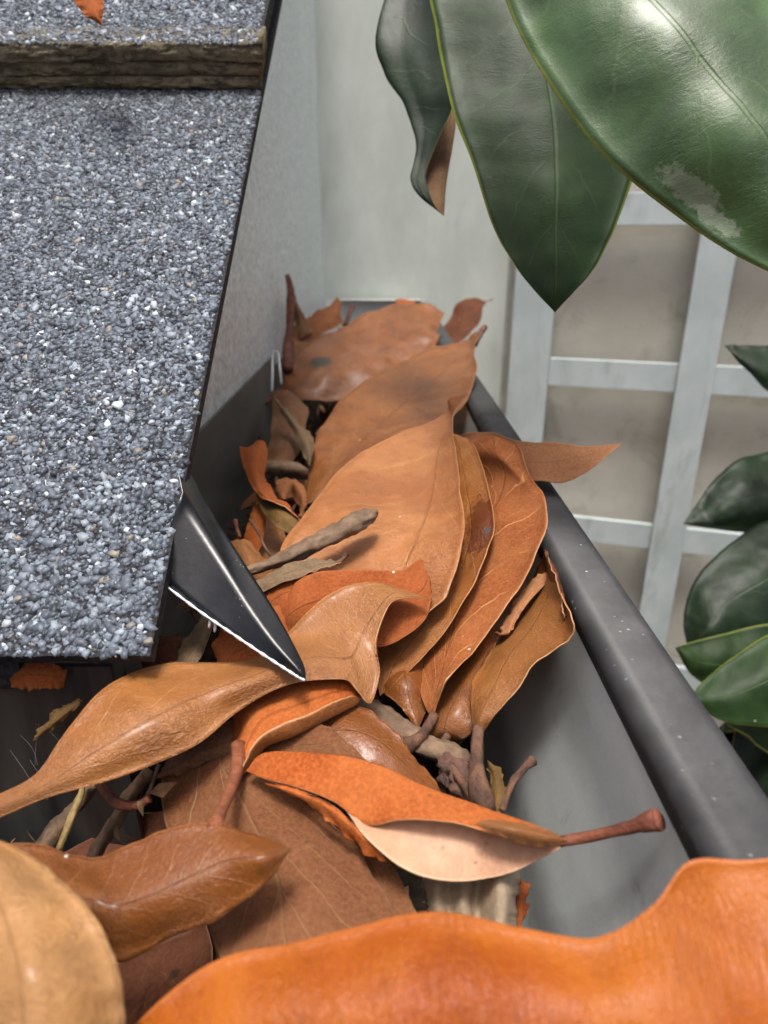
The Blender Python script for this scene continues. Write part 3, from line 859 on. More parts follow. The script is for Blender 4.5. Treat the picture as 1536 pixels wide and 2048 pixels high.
L_([[(455, 1085, 29.5)], [(460, 1105, 29), (480, 1090, 28.8), (500, 1085, 29.4)], [(470, 1150, 27.5), (500, 1130, 27), (530, 1125, 28)], [(495, 1175, 27), (520, 1160, 26.8), (545, 1150, 27.4)], [(540, 1180, 27)]],
   'crumpled yellow-brown leaf scrap beside the black drip edge', 'golden', 'rust', seed=44, lump=.003)
tw1 = tube('fallen_twig', [(500, 1040, .31, 4), (515, 1062, .305, 3.5), (530, 1095, .30, 3.5), (548, 1118, .295, 4)], STALK, n=16, rough=.3, seed=6)
tag(tw1, 'thin red-brown stem slanting in the hollow beside the mustard leaf', 'twig', 'twigs and stalks among the leaves')
tw1 = tube('fallen_twig', [(470, 1040, .30, 6), (474, 1058, .297, 5), (480, 1075, .293, 4)], STALK_R, n=10, rough=.4, seed=7)
tag(tw1, 'tiny upright reddish stub just right of the drip edge', 'twig', 'twigs and stalks among the leaves')

# second far leaf
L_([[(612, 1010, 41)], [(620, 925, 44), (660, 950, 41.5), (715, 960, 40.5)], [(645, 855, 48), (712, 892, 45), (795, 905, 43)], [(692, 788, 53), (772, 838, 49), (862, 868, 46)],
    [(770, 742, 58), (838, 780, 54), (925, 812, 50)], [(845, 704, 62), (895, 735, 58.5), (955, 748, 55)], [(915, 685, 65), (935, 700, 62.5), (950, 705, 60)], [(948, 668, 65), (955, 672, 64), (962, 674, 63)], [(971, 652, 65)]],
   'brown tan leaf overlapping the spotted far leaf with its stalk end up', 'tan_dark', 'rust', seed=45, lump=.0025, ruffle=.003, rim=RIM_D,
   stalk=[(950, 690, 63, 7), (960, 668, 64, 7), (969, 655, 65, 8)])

# leaf projecting over the lip towards the trellis
L_([[(890, 880, 42)], [(930, 868, 40), (950, 905, 38), (970, 950, 37)], [(985, 866, 37.5), (1000, 905, 35.5), (1020, 955, 34)], [(1040, 884, 34.5), (1052, 925, 33), (1066, 967, 31.6)], [(1110, 889, 33), (1112, 925, 32), (1128, 967, 31)],
    [(1180, 891, 32.5), (1172, 912, 32), (1180, 940, 31.6)], [(1222, 889, 32.5), (1220, 896, 32.4), (1218, 908, 32.2)], [(1246, 885, 32.8)]],
   'pinkish brown pointed leaf reaching over the lip towards the trellis', 'pink_tan', 'rust', seed=46, ruffle=.001)

# broad veined leaf with matte copper face
L_([[(866, 1442, 22)], [(846, 1400, 22.4), (868, 1402, 22), (879, 1396, 21.8)], [(832, 1322, 24.4), (886, 1342, 22.6), (902, 1352, 21.6)], [(850, 1225, 27), (912, 1230, 25.4), (952, 1304, 22.9)],
    [(872, 1140, 29.2), (948, 1130, 27.4), (1022, 1212, 24)], [(900, 1050, 32), (985, 1035, 28.8), (1078, 1115, 24.7)], [(925, 960, 35), (1010, 955, 30.6), (1101, 1032, 25.9)], [(935, 905, 35), (990, 905, 31.5), (1066, 965, 28.8)],
    [(940, 884, 36), (985, 872, 33.5), (1036, 892, 31)], [(958, 878, 36)]],
   'broad copper leaf with pale branching veins resting on the dark lip', 'copper_felt', 'tan', seed=47, ruffle=.0006, lump=.001,
   stalk=[(868, 1432, 22, 13), (856, 1452, 21.6, 11), (838, 1474, 21.2, 12), (812, 1492, 20.8, 17), (792, 1500, 20.5, 20)])
# stained leaf
L_([[(885, 862, 38)], [(880, 895, 36.5), (912, 880, 35.5), (945, 888, 34)], [(880, 980, 33), (930, 960, 31.6), (972, 950, 30.6)], [(870, 1080, 30), (940, 1060, 28), (989, 1040, 27.3)],
    [(830, 1170, 27), (910, 1160, 26.2), (966, 1130, 25.6)], [(770, 1250, 25), (850, 1245, 24.4), (908, 1240, 24)], [(745, 1320, 24), (795, 1322, 23.5), (836, 1328, 23.2)], [(760, 1392, 23)]],
   'orange-brown leaf with a dark wet stain near its middle', 'stained', 'rust', seed=48, ruffle=.0006)
# big smooth leaf in the centre
L_([[(938, 789, 38.5)], [(900, 798, 39.5), (908, 806, 39), (924, 800, 38.6)], [(889, 828, 39.5), (902, 840, 38.5), (908, 838, 38)], [(795, 874, 37), (868, 900, 35.8), (914, 905, 34)], [(690, 935, 33.5), (848, 985, 31), (924, 985, 29)],
    [(612, 1030, 29.5), (812, 1075, 27), (930, 1075, 25.7)], [(560, 1112, 27.4), (765, 1165, 25.4), (908, 1162, 24.2)], [(590, 1200, 26), (752, 1222, 24.6), (868, 1218, 23.5)], [(700, 1290, 24.6), (740, 1300, 23.8), (765, 1303, 23)]],
   'largest smooth tan leaf in the centre of the pile with curled tip', 'tan', 'rust', seed=49, ruffle=.001, lump=.0016, mid=.58)

# golden leaf on the right with its stalk down
L_([[(1086, 1112, 26.0)], [(1068, 1150, 26.6), (1098, 1145, 24.8), (1120, 1174, 23.0)], [(1030, 1225, 26), (1090, 1200, 24), (1150, 1232, 20.7)], [(1000, 1290, 24.6), (1062, 1262, 22.6), (1144, 1284, 20.6)],
    [(972, 1325, 23.2), (1020, 1310, 21.8), (1072, 1330, 20.6)], [(945, 1375, 21.8), (985, 1372, 20.8), (1038, 1376, 20.2)], [(943, 1425, 20.8), (962, 1425, 20.2), (992, 1428, 20)], [(950, 1462, 20.3), (958, 1463, 20.1), (968, 1462, 20.2)]],
   'golden brown leaf beside the inner gutter wall standing on its stalk', 'golden', 'rust', seed=50, ruffle=.0006,
   stalk=[(957, 1456, 20.1, 13), (954, 1490, 19.6, 14), (954, 1540, 19.0, 17), (962, 1590, 18.4, 24), (975, 1625, 18.2, 20)])
L_([[(892, 1484, 22.2)], [(850, 1468, 22.3), (890, 1452, 21.8), (940, 1468, 21.6)], [(868, 1400, 23), (915, 1385, 22.4), (955, 1392, 22.2)], [(910, 1320, 24.6), (950, 1310, 24), (985, 1300, 24)], [(970, 1240, 26), (1000, 1235, 25.6), (1030, 1225, 26)], [(1060, 1160, 28)]],
   'shaded brown leaf between the veined copper leaf and golden right leaf', 'tan_dark', 'rust', seed=51, rim=RIM_B, ruffle=.0005,
   stalk=[(895, 1470, 21.8, 9), (882, 1495, 21.4, 10), (898, 1530, 20.6, 10), (930, 1572, 19.6, 11), (945, 1600, 19, 9)])
L_([[(1104, 1148, 25.3)], [(1072, 1155, 25.5), (1084, 1160, 25.2), (1094, 1164, 25.2)], [(1034, 1195, 25), (1048, 1202, 24.6), (1056, 1205, 24.6)], [(1018, 1228, 24.6), (1026, 1235, 24.2), (1034, 1238, 24.2)], [(1002, 1262, 24.2), (1012, 1268, 23.8), (1020, 1262, 23.8)], [(988, 1266, 24.2)]],
   'small narrow pink-brown leaf poking up beside the veined copper leaf', 'pink_tan', 'rust', seed=52, lump=.0004)
L_([[(1085, 1080, 31)], [(1080, 1110, 30), (1092, 1110, 25.8), (1100, 1120, 24.3)], [(1070, 1160, 29), (1102, 1165, 24.6), (1128, 1190, 22.3)], [(1060, 1220, 28), (1110, 1230, 25), (1136, 1245, 21.6)], [(1080, 1290, 26)]],
   'dark rust leaf wedged under the lip behind the golden right leaf', 'rust_dull', 'maroon', rim=RIM_D, seed=53)
L_([[(768, 1300, 25)], [(750, 1340, 24.4), (800, 1320, 24), (850, 1310, 24.4)], [(762, 1376, 23.4), (812, 1366, 22.8), (856, 1380, 23.2)], [(785, 1400, 22.8), (820, 1404, 22.4), (856, 1408, 22.8)], [(810, 1425, 22.2), (830, 1432, 22), (850, 1428, 22.3)], [(835, 1462, 21.8)]],
   'shaded golden leaf below the stained leaf beside its curled stalk', 'tan_dark', 'rust', seed=54, ruffle=.0004)

# rolled grey-brown leaf on the centre leaf
rl = tube('rolled_leaf', [(440, 1162, .252, 10), (495, 1143, .254, 13), (560, 1118, .256, 17), (620, 1092, .258, 22), (680, 1062, .260, 24), (722, 1040, .263, 22), (748, 1026, .266, 13), (754, 1022, .266, 5)], STALK_G, n=60, seg=18, flat=.75, rough=.45, seed=8)
tag(rl, 'rolled grey-brown leaf like a cigar lying across the centre leaf', 'leaf', 'fallen magnolia leaves in the gutter')
L_([[(470, 1195, 24.6)], [(512, 1164, 24.8), (520, 1172, 24.4), (528, 1182, 24.4)], [(565, 1136, 25), (572, 1148, 24.5), (580, 1160, 24.3)], [(632, 1119, 25.2), (636, 1130, 24.8), (640, 1140, 24.5)], [(674, 1120, 25.4), (674, 1126, 25.2), (670, 1132, 24.9)], [(690, 1122, 25.4)]],
   'slim grey-green leaf directly under the cigar-shaped rolled leaf', 'grey_felt', 'olive', seed=55, rim=RIM_B, lump=.0005,
   stalk=[(672, 1127, 25.2, 5), (686, 1118, 25.3, 5), (692, 1108, 25.4, 8)])
# rust leaves under the fold
L_([[(490, 1250, 24.6)], [(510, 1180, 25), (550, 1200, 24.3), (580, 1240, 24)], [(548, 1158, 25), (590, 1180, 24.4), (610, 1210, 24)], [(600, 1146, 24.8), (640, 1160, 24.3), (670, 1180, 24.2)], [(690, 1142, 24.8)]],
   'pale rust leaf under the red-brown leaf right of the drip edge', 'rust', 'tan', seed=56)
L_([[(548, 1262, 24)], [(588, 1172, 24.3), (600, 1215, 23.6), (630, 1270, 23.4)], [(640, 1147, 24.4), (670, 1195, 23.5), (700, 1275, 23)], [(725, 1143, 24.4), (755, 1200, 23.4), (765, 1293, 22.6)], [(795, 1146, 24.2), (825, 1196, 23.4), (832, 1258, 22.8)], [(836, 1124, 24.2), (852, 1165, 23.8), (858, 1212, 23.4)], [(846, 1120, 24.2)]],
   'red-brown felted leaf cupped behind the glossy folded leaf', 'rust', 'tan', seed=57, ruffle=.0004)

# leaves under the black corner
L_([[(440, 1345, 21.4)], [(430, 1290, 22), (470, 1310, 21.2), (500, 1340, 21)], [(480, 1230, 23), (540, 1270, 22), (580, 1310, 21.4)], [(560, 1210, 24)]],
   'red-brown felted leaf in shade right beneath the black drip edge', 'rust', 'rust', seed=58)
L_([[(335, 1350, 21.5)], [(352, 1320, 22), (370, 1325, 21.6), (388, 1335, 21.5)], [(380, 1275, 23), (398, 1280, 22.6), (412, 1290, 22.4)], [(410, 1230, 24.4), (420, 1232, 24.2), (430, 1240, 24)], [(425, 1200, 25.4)]],
   'grey-brown strip of leaf beneath the drip edge near the shingle corner', 'grey_felt', 'rust', seed=59)
L_([[(285, 1340, 22.5)], [(300, 1292, 23.4), (320, 1310, 22.6), (335, 1340, 22)], [(340, 1285, 23.6), (355, 1305, 22.8), (362, 1335, 22)], [(375, 1300, 23)]],
   'crumpled dark brown scrap below the corner of the shingles', 'maroon', 'maroon', rim=RIM_D, seed=61, lump=.004)

# lower layers
L_([[(560, 1490, 20)], [(600, 1440, 20.4), (632, 1468, 19.8), (640, 1520, 19.4)], [(690, 1404, 20.8), (706, 1462, 19.6), (705, 1530, 19)], [(765, 1450, 20.2), (768, 1492, 19.4), (765, 1540, 18.8)], [(822, 1510, 19.6), (820, 1540, 19), (815, 1572, 18.4)], [(862, 1556, 19), (858, 1572, 18.6), (850, 1592, 18.2)], [(890, 1600, 18.4)]],
   'shiny dark tan leaf below the fold between two rust leaves', 'tan_dark', 'rust', seed=62, lump=.001)
L_([[(480, 1500, 19.6)], [(540, 1462, 19.6), (560, 1500, 19.2), (590, 1540, 18.8)], [(620, 1440, 19.5), (650, 1490, 19), (680, 1545, 18.6)], [(690, 1490, 19.2), (715, 1520, 18.8), (740, 1550, 18.4)], [(780, 1560, 18.5)]],
   'dull purple-brown veined leaf under the curled rust leaf', 'brown_felt', 'rust', seed=63, rim=RIM_D, lump=.0005)
rl = tube('rolled_leaf', [(690, 1388, .226, 24), (730, 1415, .222, 28), (790, 1455, .218, 30), (850, 1490, .214, 28), (905, 1508, .212, 24), (940, 1520, .212, 14)], STALK_G, n=44, seg=16, flat=.7, rough=.5, seed=9)
tag(rl, 'rolled grey-brown leaf lying under the stalk of the veined copper leaf', 'leaf', 'fallen magnolia leaves in the gutter')
# crumpled cluster at the foot of the stalks
rl = tube('rolled_leaf', [(880, 1500, .212, 10), (905, 1530, .208, 26), (925, 1570, .203, 34), (950, 1610, .198, 38), (985, 1640, .194, 24)], simple_mat('husk_brown', (.07, .035, .025), (.17, .085, .055), 120, .8, bump=.0015, bscale=350), n=40, seg=20, flat=.7, rough=1.2, seed=10)
tag(rl, 'crumpled brown husk at the foot of the golden leaf stalk', 'leaf', 'fallen magnolia leaves in the gutter')
L_([[(975, 1520, 20)], [(985, 1540, 20), (992, 1550, 19.6), (1000, 1560, 19.6)], [(985, 1590, 19), (995, 1595, 18.6), (1006, 1600, 18.6)], [(975, 1625, 18.6), (985, 1632, 18.2), (1000, 1630, 18.2)], [(980, 1650, 18)]],
   'thin yellow-brown flake behind the stalk of the golden leaf', 'olive', 'rust', seed=64, lump=.0006)
tw1 = tube('fallen_twig', [(1066, 1520, .188, 12), (1056, 1530, .187, 9), (1032, 1556, .185, 8.5), (1014, 1590, .183, 8), (1004, 1620, .182, 8)], STALK, n=30, rough=.4, seed=11)
tag(tw1, 'short tan broken stub pointing up beside the gutter wall', 'twig', 'twigs and stalks among the leaves')

L_([[(470, 1480, 21)], [(345, 1530, 20.5), (460, 1520, 19.5), (610, 1570, 18.2)], [(330, 1630, 19), (520, 1620, 17.6), (700, 1690, 17.4)], [(380, 1750, 17), (585, 1760, 15.8), (752, 1772, 16)], [(430, 1880, 15.2), (600, 1885, 14.2), (805, 1862, 14.8)], [(500, 2000, 13.8), (640, 2000, 13.2), (820, 1960, 13.8)], [(650, 2070, 13)]],
   'wide flat matte brown leaf with raised veins under the red-stalked leaf', 'brown_felt', 'rust', seed=65, lump=.0009, ruffle=.0005, mid=.42)
L_([[(560, 1560, 19.6)], [(600, 1590, 19.2), (650, 1620, 18.8), (700, 1640, 18.6)], [(660, 1700, 18), (740, 1720, 17.4), (790, 1740, 17)], [(700, 1800, 16.6), (780, 1810, 16.2), (830, 1830, 16)], [(760, 1900, 15.4), (820, 1900, 15.4), (850, 1890, 15.4)], [(820, 1960, 15)]],
   'second matte brown leaf showing right of the wide flat one', 'brown_felt', 'rust', seed=66, rim=RIM_D)
L_([[(300, 1560, 20)], [(340, 1520, 20.2), (350, 1535, 19.8), (360, 1548, 19.8)], [(400, 1478, 20.2), (410, 1500, 19.6), (420, 1520, 19.6)], [(462, 1440, 20.4), (470, 1480, 19.9), (475, 1510, 19.8)], [(520, 1470, 20.2)]],
   'smooth purplish brown leaf strip just below the long glossy leaf', 'brown_dull', 'rust', seed=67)
# pale folded leaf under the red-stalked leaf
net = []
for i, v in enumerate((1700, 1745, 1800, 1850, 1890)):
    j = (0, 6, 2, 9, 4)[i]; k_ = (4, -3, 5, 0, 6)[i]
    net.append([(846 + 5*i, v, 17.7 - i*.5), (872 + j, v, 17.2 - i*.5), (898 + k_, v, 17.5 - i*.5), (925 + j, v + 3, 16.9 - i*.5), (958 - k_, v, 17.5 - i*.5), (994 + k_, v, 16.4 - i*.5), (1022 - j*.5, v, 16.8 - i*.5), (1038 - 3*i, v, 18.2 - i*.5)])
L_(net, 'pale cream pleated leaf under the red-stalked leaf', 'pale', 'pale', seed=68, rim=RIM_D, lump=.0008)
L_([[(1025, 1735, 18.4)], [(1020, 1760, 18), (1036, 1762, 17.6), (1050, 1768, 17.8)], [(1020, 1800, 17.4), (1038, 1802, 17), (1056, 1806, 17.2)], [(1020, 1840, 16.8), (1038, 1838, 16.6), (1054, 1830, 16.8)], [(1040, 1862, 16.4)]],
   'sliver of rust orange leaf right of the pale pleated leaf', 'rust', 'rust', seed=69)

# long glossy leaf from the left edge to the centre
L_([[(-50, 1600, 16.6), (-50, 1625, 16.4), (-50, 1652, 16.4)], [(0, 1588, 16.9), (0, 1612, 16.6), (0, 1634, 16.6)], [(80, 1543, 17.3), (92, 1570, 16.9), (100, 1593, 16.9)], [(150, 1450, 18.2), (190, 1508, 17.3), (246, 1551, 17.4)], [(232, 1364, 19.3), (300, 1442, 17.9), (388, 1491, 18.2)],
    [(342, 1328, 20.2), (400, 1392, 18.8), (470, 1426, 19.1)], [(462, 1324, 20.9), (515, 1350, 19.6), (548, 1378, 19.7)], [(535, 1300, 21.4), (590, 1322, 20.2), (625, 1361, 20)], [(572, 1270, 21.8), (640, 1312, 20.6), (690, 1363, 20.2)], [(600, 1243, 22.2), (690, 1318, 20.9), (716, 1386, 20.3)], [(628, 1215, 22.5), (708, 1310, 21.2), (741, 1407, 20.5)],
    [(662, 1190, 22.9), (724, 1270, 21.7), (760, 1345, 21.1)], [(715, 1170, 23), (754, 1220, 22), (757, 1275, 21.5)], [(768, 1168, 23), (785, 1186, 22.3), (778, 1212, 21.9)], [(815, 1182, 22.9), (820, 1190, 22.5), (815, 1196, 22.4)], [(864, 1199, 22.8)]],
   'long glossy tan leaf running from the left edge under the drip edge', 'golden', 'rust', seed=70, ruffle=.0004, lump=.0010, res=(110, 26))
# curled rust leaf with glossy rolled edge
L_([[(470, 1566, 18.4)], [(472, 1520, 19), (481, 1523, 18.7), (501, 1533, 18.7), (489, 1527, 18.3)], [(468, 1470, 20), (490, 1478, 19.3), (533, 1493, 18.9), (516, 1485, 18.4)], [(478, 1405, 20.4), (515, 1428, 19.6), (590, 1471, 19.1), (557, 1456, 18.6)],
    [(540, 1372, 20.8), (582, 1402, 20), (640, 1445, 19.5), (620, 1431, 19.0)], [(612, 1355, 21), (642, 1382, 20.3), (682, 1424, 20), (662, 1409, 19.5)], [(684, 1352, 21), (698, 1372, 20.6), (710, 1409, 20.4), (700, 1392, 20.1)], [(724, 1396, 20.8)]],
   'curled rust red leaf with shiny rolled edge hanging on a fuzzy stalk', 'rust_bright', 'tan', seed=71, mid=.4, ruffle=.0, lump=.0005, ref=(.5, .3),
   stalk=[(478, 1490, 19.2, 16), (476, 1530, 18.5, 15), (464, 1570, 17.5, 15), (446, 1615, 16.2, 14), (430, 1655, 14.9, 17)], smat=STALK_F)

# leaf folded lengthwise with a dark red stalk
L_([[(1142, 1684, 15.6)], [(1085, 1716, 15.5), (1085, 1696, 15.6), (1078, 1652, 15.8), (1076, 1690, 15.3)], [(1005, 1751, 15.4), (1005, 1700, 15.8), (985, 1624, 16.2), (985, 1664, 15.4)], [(905, 1763, 15.4), (905, 1690, 16), (880, 1585, 16.7), (885, 1640, 15.7)],
    [(810, 1740, 15.6), (815, 1660, 16.4), (790, 1544, 17.2), (800, 1636, 16)], [(735, 1682, 16.1), (740, 1610, 16.9), (712, 1518, 17.5), (735, 1650, 16.4)], [(688, 1618, 16.8), (690, 1570, 17.2), (640, 1509, 17.8), (670, 1606, 16.9)], [(630, 1585, 17.1), (620, 1560, 17.4), (570, 1505, 18), (600, 1578, 17.2)], [(556, 1568, 17.5), (545, 1550, 17.8), (520, 1512, 18.2), (535, 1560, 17.6)], [(492, 1542, 18.2)]],
   'orange leaf folded lengthwise with a dark red stalk towards the lip', 'pale_pink', 'rust_bright', seed=72, mid=.66, ruffle=.0, lump=.0007, ref=(.45, .15), res=(70, 34),
   stalk=[(1120, 1684, 15.6, 12), (1165, 1676, 15.5, 13), (1220, 1664, 15.2, 13), (1270, 1652, 14.9, 15), (1305, 1643, 14.7, 20), (1320, 1640, 14.6, 20)], smat=STALK_R)
L_([[(948, 1648, 15.2)], [(985, 1642, 15.2), (990, 1652, 15.0), (1000, 1668, 15.0)], [(1035, 1648, 15.1), (1040, 1664, 14.85), (1045, 1688, 14.95)], [(1095, 1664, 15.1), (1095, 1676, 14.9), (1095, 1692, 15.0)], [(1138, 1682, 15.2)]],
   'small narrow golden leaf lying along the fold of the red-stalked leaf', 'golden', 'rust', seed=73, lump=.0002, ruffle=0)
L_([[(530, 1566, 17.6)], [(575, 1572, 17.4), (585, 1585, 17.2), (600, 1600, 17.2)], [(625, 1590, 17), (645, 1610, 16.8), (665, 1640, 16.8)], [(672, 1615, 16.7), (690, 1645, 16.5), (712, 1690, 16.5)], [(725, 1670, 16.3), (735, 1685, 16.2), (745, 1712, 16.2)], [(775, 1725, 16)]],
   'purple-stained orange strip of leaf left of the red-stalked leaf', 'rust_bright', 'rust', seed=74, lump=.0003)
# debris in the lower left cavity
for (pts, m, lab) in [
    ([(170, 1560, .20, 7), (150, 1620, .195, 8), (118, 1700, .19, 7)], STRAW, 'thin ochre stalk standing in the dark hollow under the long leaf'),
    ([(190, 1570, .205, 12), (130, 1640, .20, 16), (80, 1710, .195, 18)], TWIG_D, 'wide brown stalk leftmost in the dark hollow under the long leaf'),
    ([(300, 1540, .212, 14), (262, 1590, .207, 15), (225, 1650, .20, 16), (185, 1720, .195, 14)], TWIG_D, 'grey-brown stick behind the crinkled orange strip'),
    ([(318, 1528, .20, 4), (304, 1568, .198, 4), (288, 1605, .196, 5)], STALK_G, 'thin pale splinter right of the crinkled orange strip'),
    ([(195, 1562, .19, 9), (215, 1588, .187, 10), (240, 1608, .184, 11), (270, 1612, .183, 10), (298, 1596, .183, 10)], STALK_R, 'crinkled orange-brown strip curling in the dark hollow')]:
    tag(tube('fallen_twig', pts, m, n=26, rough=.6, seed=len(lab)), lab, 'twig', 'twigs and stalks among the leaves')

# lower left pair and the near orange leaf
L_([[(-60, 1700, 15.2), (-40, 1790, 14.4), (-30, 1900, 14.4)], [(60, 1690, 15.4), (100, 1790, 14.2), (140, 1915, 14.2)], [(137, 1709, 15.2), (180, 1800, 13.9), (228, 1914, 14.1)], [(196, 1719, 15.1), (240, 1812, 13.9), (290, 1900, 14)], [(262, 1694, 15.1), (310, 1788, 13.9), (356, 1862, 14)],
    [(330, 1666, 15.1), (375, 1755, 14.0), (425, 1842, 14)], [(420, 1652, 15), (450, 1722, 14.1), (490, 1798, 14)], [(500, 1668, 14.9), (518, 1712, 14), (540, 1758, 14.1)], [(550, 1684, 14.7), (556, 1704, 14.3), (562, 1726, 14.3)], [(583, 1698, 14.5)]],
   'shiny boat-shaped brown leaf with its blunt tip under the fuzzy stalk', 'tan_dark', 'rust', seed=75, lump=.0008, ruffle=.0004)
L_([[(-60, 1640, 12.4)], [(-150, 1740, 12.2), (-30, 1730, 11.4), (84, 1732, 11.8)], [(-190, 1850, 11.6), (10, 1840, 10.6), (168, 1812, 11.2)], [(-190, 1960, 11), (40, 1950, 10), (226, 1922, 10.8)], [(-160, 2080, 10.6), (50, 2070, 9.7), (247, 2045, 10.6)], [(-80, 2200, 10.4), (60, 2190, 9.6), (225, 2180, 10.6)], [(90, 2320, 10.4)]],
   'pale golden leaf filling the lower left corner', 'tan_bright', 'rust', seed=76, lump=.0008, ruffle=.0003)
L_([[(150, 2190, 11.4)], [(272, 2048, 11.2), (310, 2130, 10.8), (340, 2280, 10.2)], [(433, 1930, 11.5), (455, 2060, 10.6), (480, 2280, 10)], [(640, 1874, 11.5), (655, 2025, 10.4), (680, 2280, 9.8)], [(860, 1829, 11.5), (865, 1990, 10.3), (880, 2280, 9.6)],
    [(1043, 1857, 11.3), (1060, 2012, 10.2), (1080, 2280, 9.6)], [(1190, 1877, 11.1), (1225, 2025, 10.1), (1250, 2270, 9.5)], [(1305, 1812, 11.2), (1350, 1965, 10.3), (1400, 2230, 9.4)], [(1374, 1724, 11.5), (1432, 1880, 10.9), (1500, 2140, 9.5)], [(1475, 1722, 11.5), (1545, 1850, 10.9), (1600, 2060, 9.9)], [(1600, 1724, 11.2), (1650, 1800, 10.8), (1700, 1960, 10.2)], [(1760, 1800, 10.8)]],
   'large bright orange leaf filling the bottom edge across the gutter', 'orange', 'rust', seed=77, mid=.98, lump=.0010, ruffle=0, res=(90, 26))

# cobweb on the fascia
rw = np.random.default_rng(9)
V = []; F = []
for (a, b, c_, d_) in ((40, 1470, 75, 1530), (62, 1400, 72, 1450), (80, 1440, 140, 1500), (20, 1500, 60, 1560), (100, 1380, 70, 1530), (150, 1400, 200, 1440), (5, 1420, 45, 1440), (60, 1520, 95, 1600)):
    k1 = rw.uniform(-9, 9, 2)
    pts = [P(a + (c_ - a)*t + k1[0]*math.sin(math.pi*t), b + (d_ - b)*t + k1[1]*math.sin(math.pi*t), .2125) for t in np.linspace(0, 1, 10)]
    v, f = tube_vf(pts, [.00005]*10, 4, False)
    n0 = len(V); V += list(v); F += [tuple(i + n0 for i in q) for q in f]
tag(obj('cobweb', V, F, simple_mat('silk', (.16, .16, .16), (.24, .24, .24), 50, .5)), 'fine pale cobweb threads in front of the dark fascia', 'cobweb')

# on the roof and on the fascia
L_([[(120, -70, 32)], [(128, -30, 31), (160, -30, 30.6), (205, -40, 31)], [(150, 5, 30.6), (178, 0, 30.2), (207, 0, 30.6)], [(172, 32, 30.3), (190, 30, 30), (206, 30, 30.3)], [(203, 50, 30.2)]],
   'orange leaf tip lying on the upper shingle row', 'rust', 'tan', seed=78, group='leaf pieces on the roof and fascia')
L_([[(18, 1352, 20.4), (20, 1362, 20.3), (24, 1372, 20.3)], [(48, 1326, 20.4), (52, 1350, 20.2), (58, 1376, 20.3)], [(90, 1326, 20.4), (90, 1350, 20.2), (90, 1374, 20.3)], [(136, 1340, 20.4), (132, 1354, 20.3), (127, 1376, 20.4)]],
   'torn reddish brown leaf scrap hanging below the shingle edge', 'rust', 'rust', seed=79, group='leaf pieces on the roof and fascia')
L_([[(66, 1482, 20.6)], [(88, 1450, 20.5), (92, 1456, 20.3), (98, 1462, 20.4)], [(118, 1420, 20.4), (125, 1428, 20.2), (132, 1434, 20.3)], [(150, 1400, 20.4), (155, 1404, 20.3), (158, 1410, 20.3)], [(160, 1399, 20.4)]],
   'straw-coloured sliver stuck on the dark fascia sheet', 'olive', 'olive', seed=80, rim=STRAW, lump=.0001, group='leaf pieces on the roof and fascia')
fg = obj('shingle_scrap', *(lambda vf: (vf[0], vf[1]))(box_vf((0, 0, 0), (.012, .006, .010), lambda x, y, z: P(-30, 1378, .205) + np.array([x, y, z]))), M_ASPH, None, False)
tag(fg, 'granule-covered scrap of shingle at the left edge under the eave', 'shingle scrap')

# buried leaves closing the pile's bottom, coloured dark to paint in its shade
rnd = random.Random(5)
def free_leaf(c, yaw, pitch, roll, L, W, cup, bend, top, under, rim, name, label, group, seed, parent=None, res=(26, 9)):
    nt_, ns_ = res
    G = np.zeros((nt_, ns_, 3))
    Mx = Matrix.Rotation(yaw, 3, 'Z') @ Matrix.Rotation(pitch, 3, 'X') @ Matrix.Rotation(roll, 3, 'Y')
    for i in range(nt_):
        t = i/(nt_-1)
        wv = W*math.sin(math.pi*min(1, max(0, t))**.85)**.8 if 0 < t < 1 else 0
        for j in range(ns_):
            s = -1 + 2*j/(ns_-1)
            x = s*wv/2; y = (t - .5)*L
            z = cup*s*s*wv + bend*math.sin(t*2.6 + seed)*L
            G[i, j] = np.array(c) + np.array(Mx @ Vector((x, y, z)))
    o = shell(G, .0006, 1.0, MATS[top], MATS[under], rim, name, parent, .5, .002, seed, .0015, face_dir=(0, 0, 1) if parent is None else None)
    return tag(o, label, 'leaf' if parent is None else None, group)
for i in range(42):
    y = .24 + 1.05*(i/42)**1.15
    x = rnd.uniform(-.062, .005 + (.02 if y > .4 else 0))
    h = .185 if y < .45 else .16 - .03*min(1, (y - .45))
    h += rnd.uniform(-.004, .014) + (.014 if x < -.02 else 0)
    free_leaf((x, y + rnd.uniform(-.01, .01), H(h)), rnd.uniform(0, 6.28), rnd.uniform(-.35, .35), rnd.uniform(-.4, .4), rnd.uniform(.07, .11), rnd.uniform(.03, .042), rnd.uniform(.1, .3), rnd.uniform(-.06, .06),
              rnd.choice(['tan_dark', 'rust_dull', 'maroon', 'brown_felt', 'maroon']), 'rust_dull', RIM_D, 'fallen_leaf', 'brown dead leaf buried in the shade beneath the top leaves', 'leaves buried in the gutter', i*1.3)

for i in range(9):  # filler leaves added in a dark colour so the near hollow reads as shade
    free_leaf((-.16 + .019*i, .085 + .018*(i % 4), H(.198 - .003*(i % 3))), i*1.9, .1, .15*(i % 3 - 1), .12, .045, .15, .03, 'maroon', 'maroon', RIM_D, 'fallen_leaf', 'dark filler leaf added as shade on the gutter floor below the near leaves', 'dark filler leaves on the gutter floor', i*2.3)

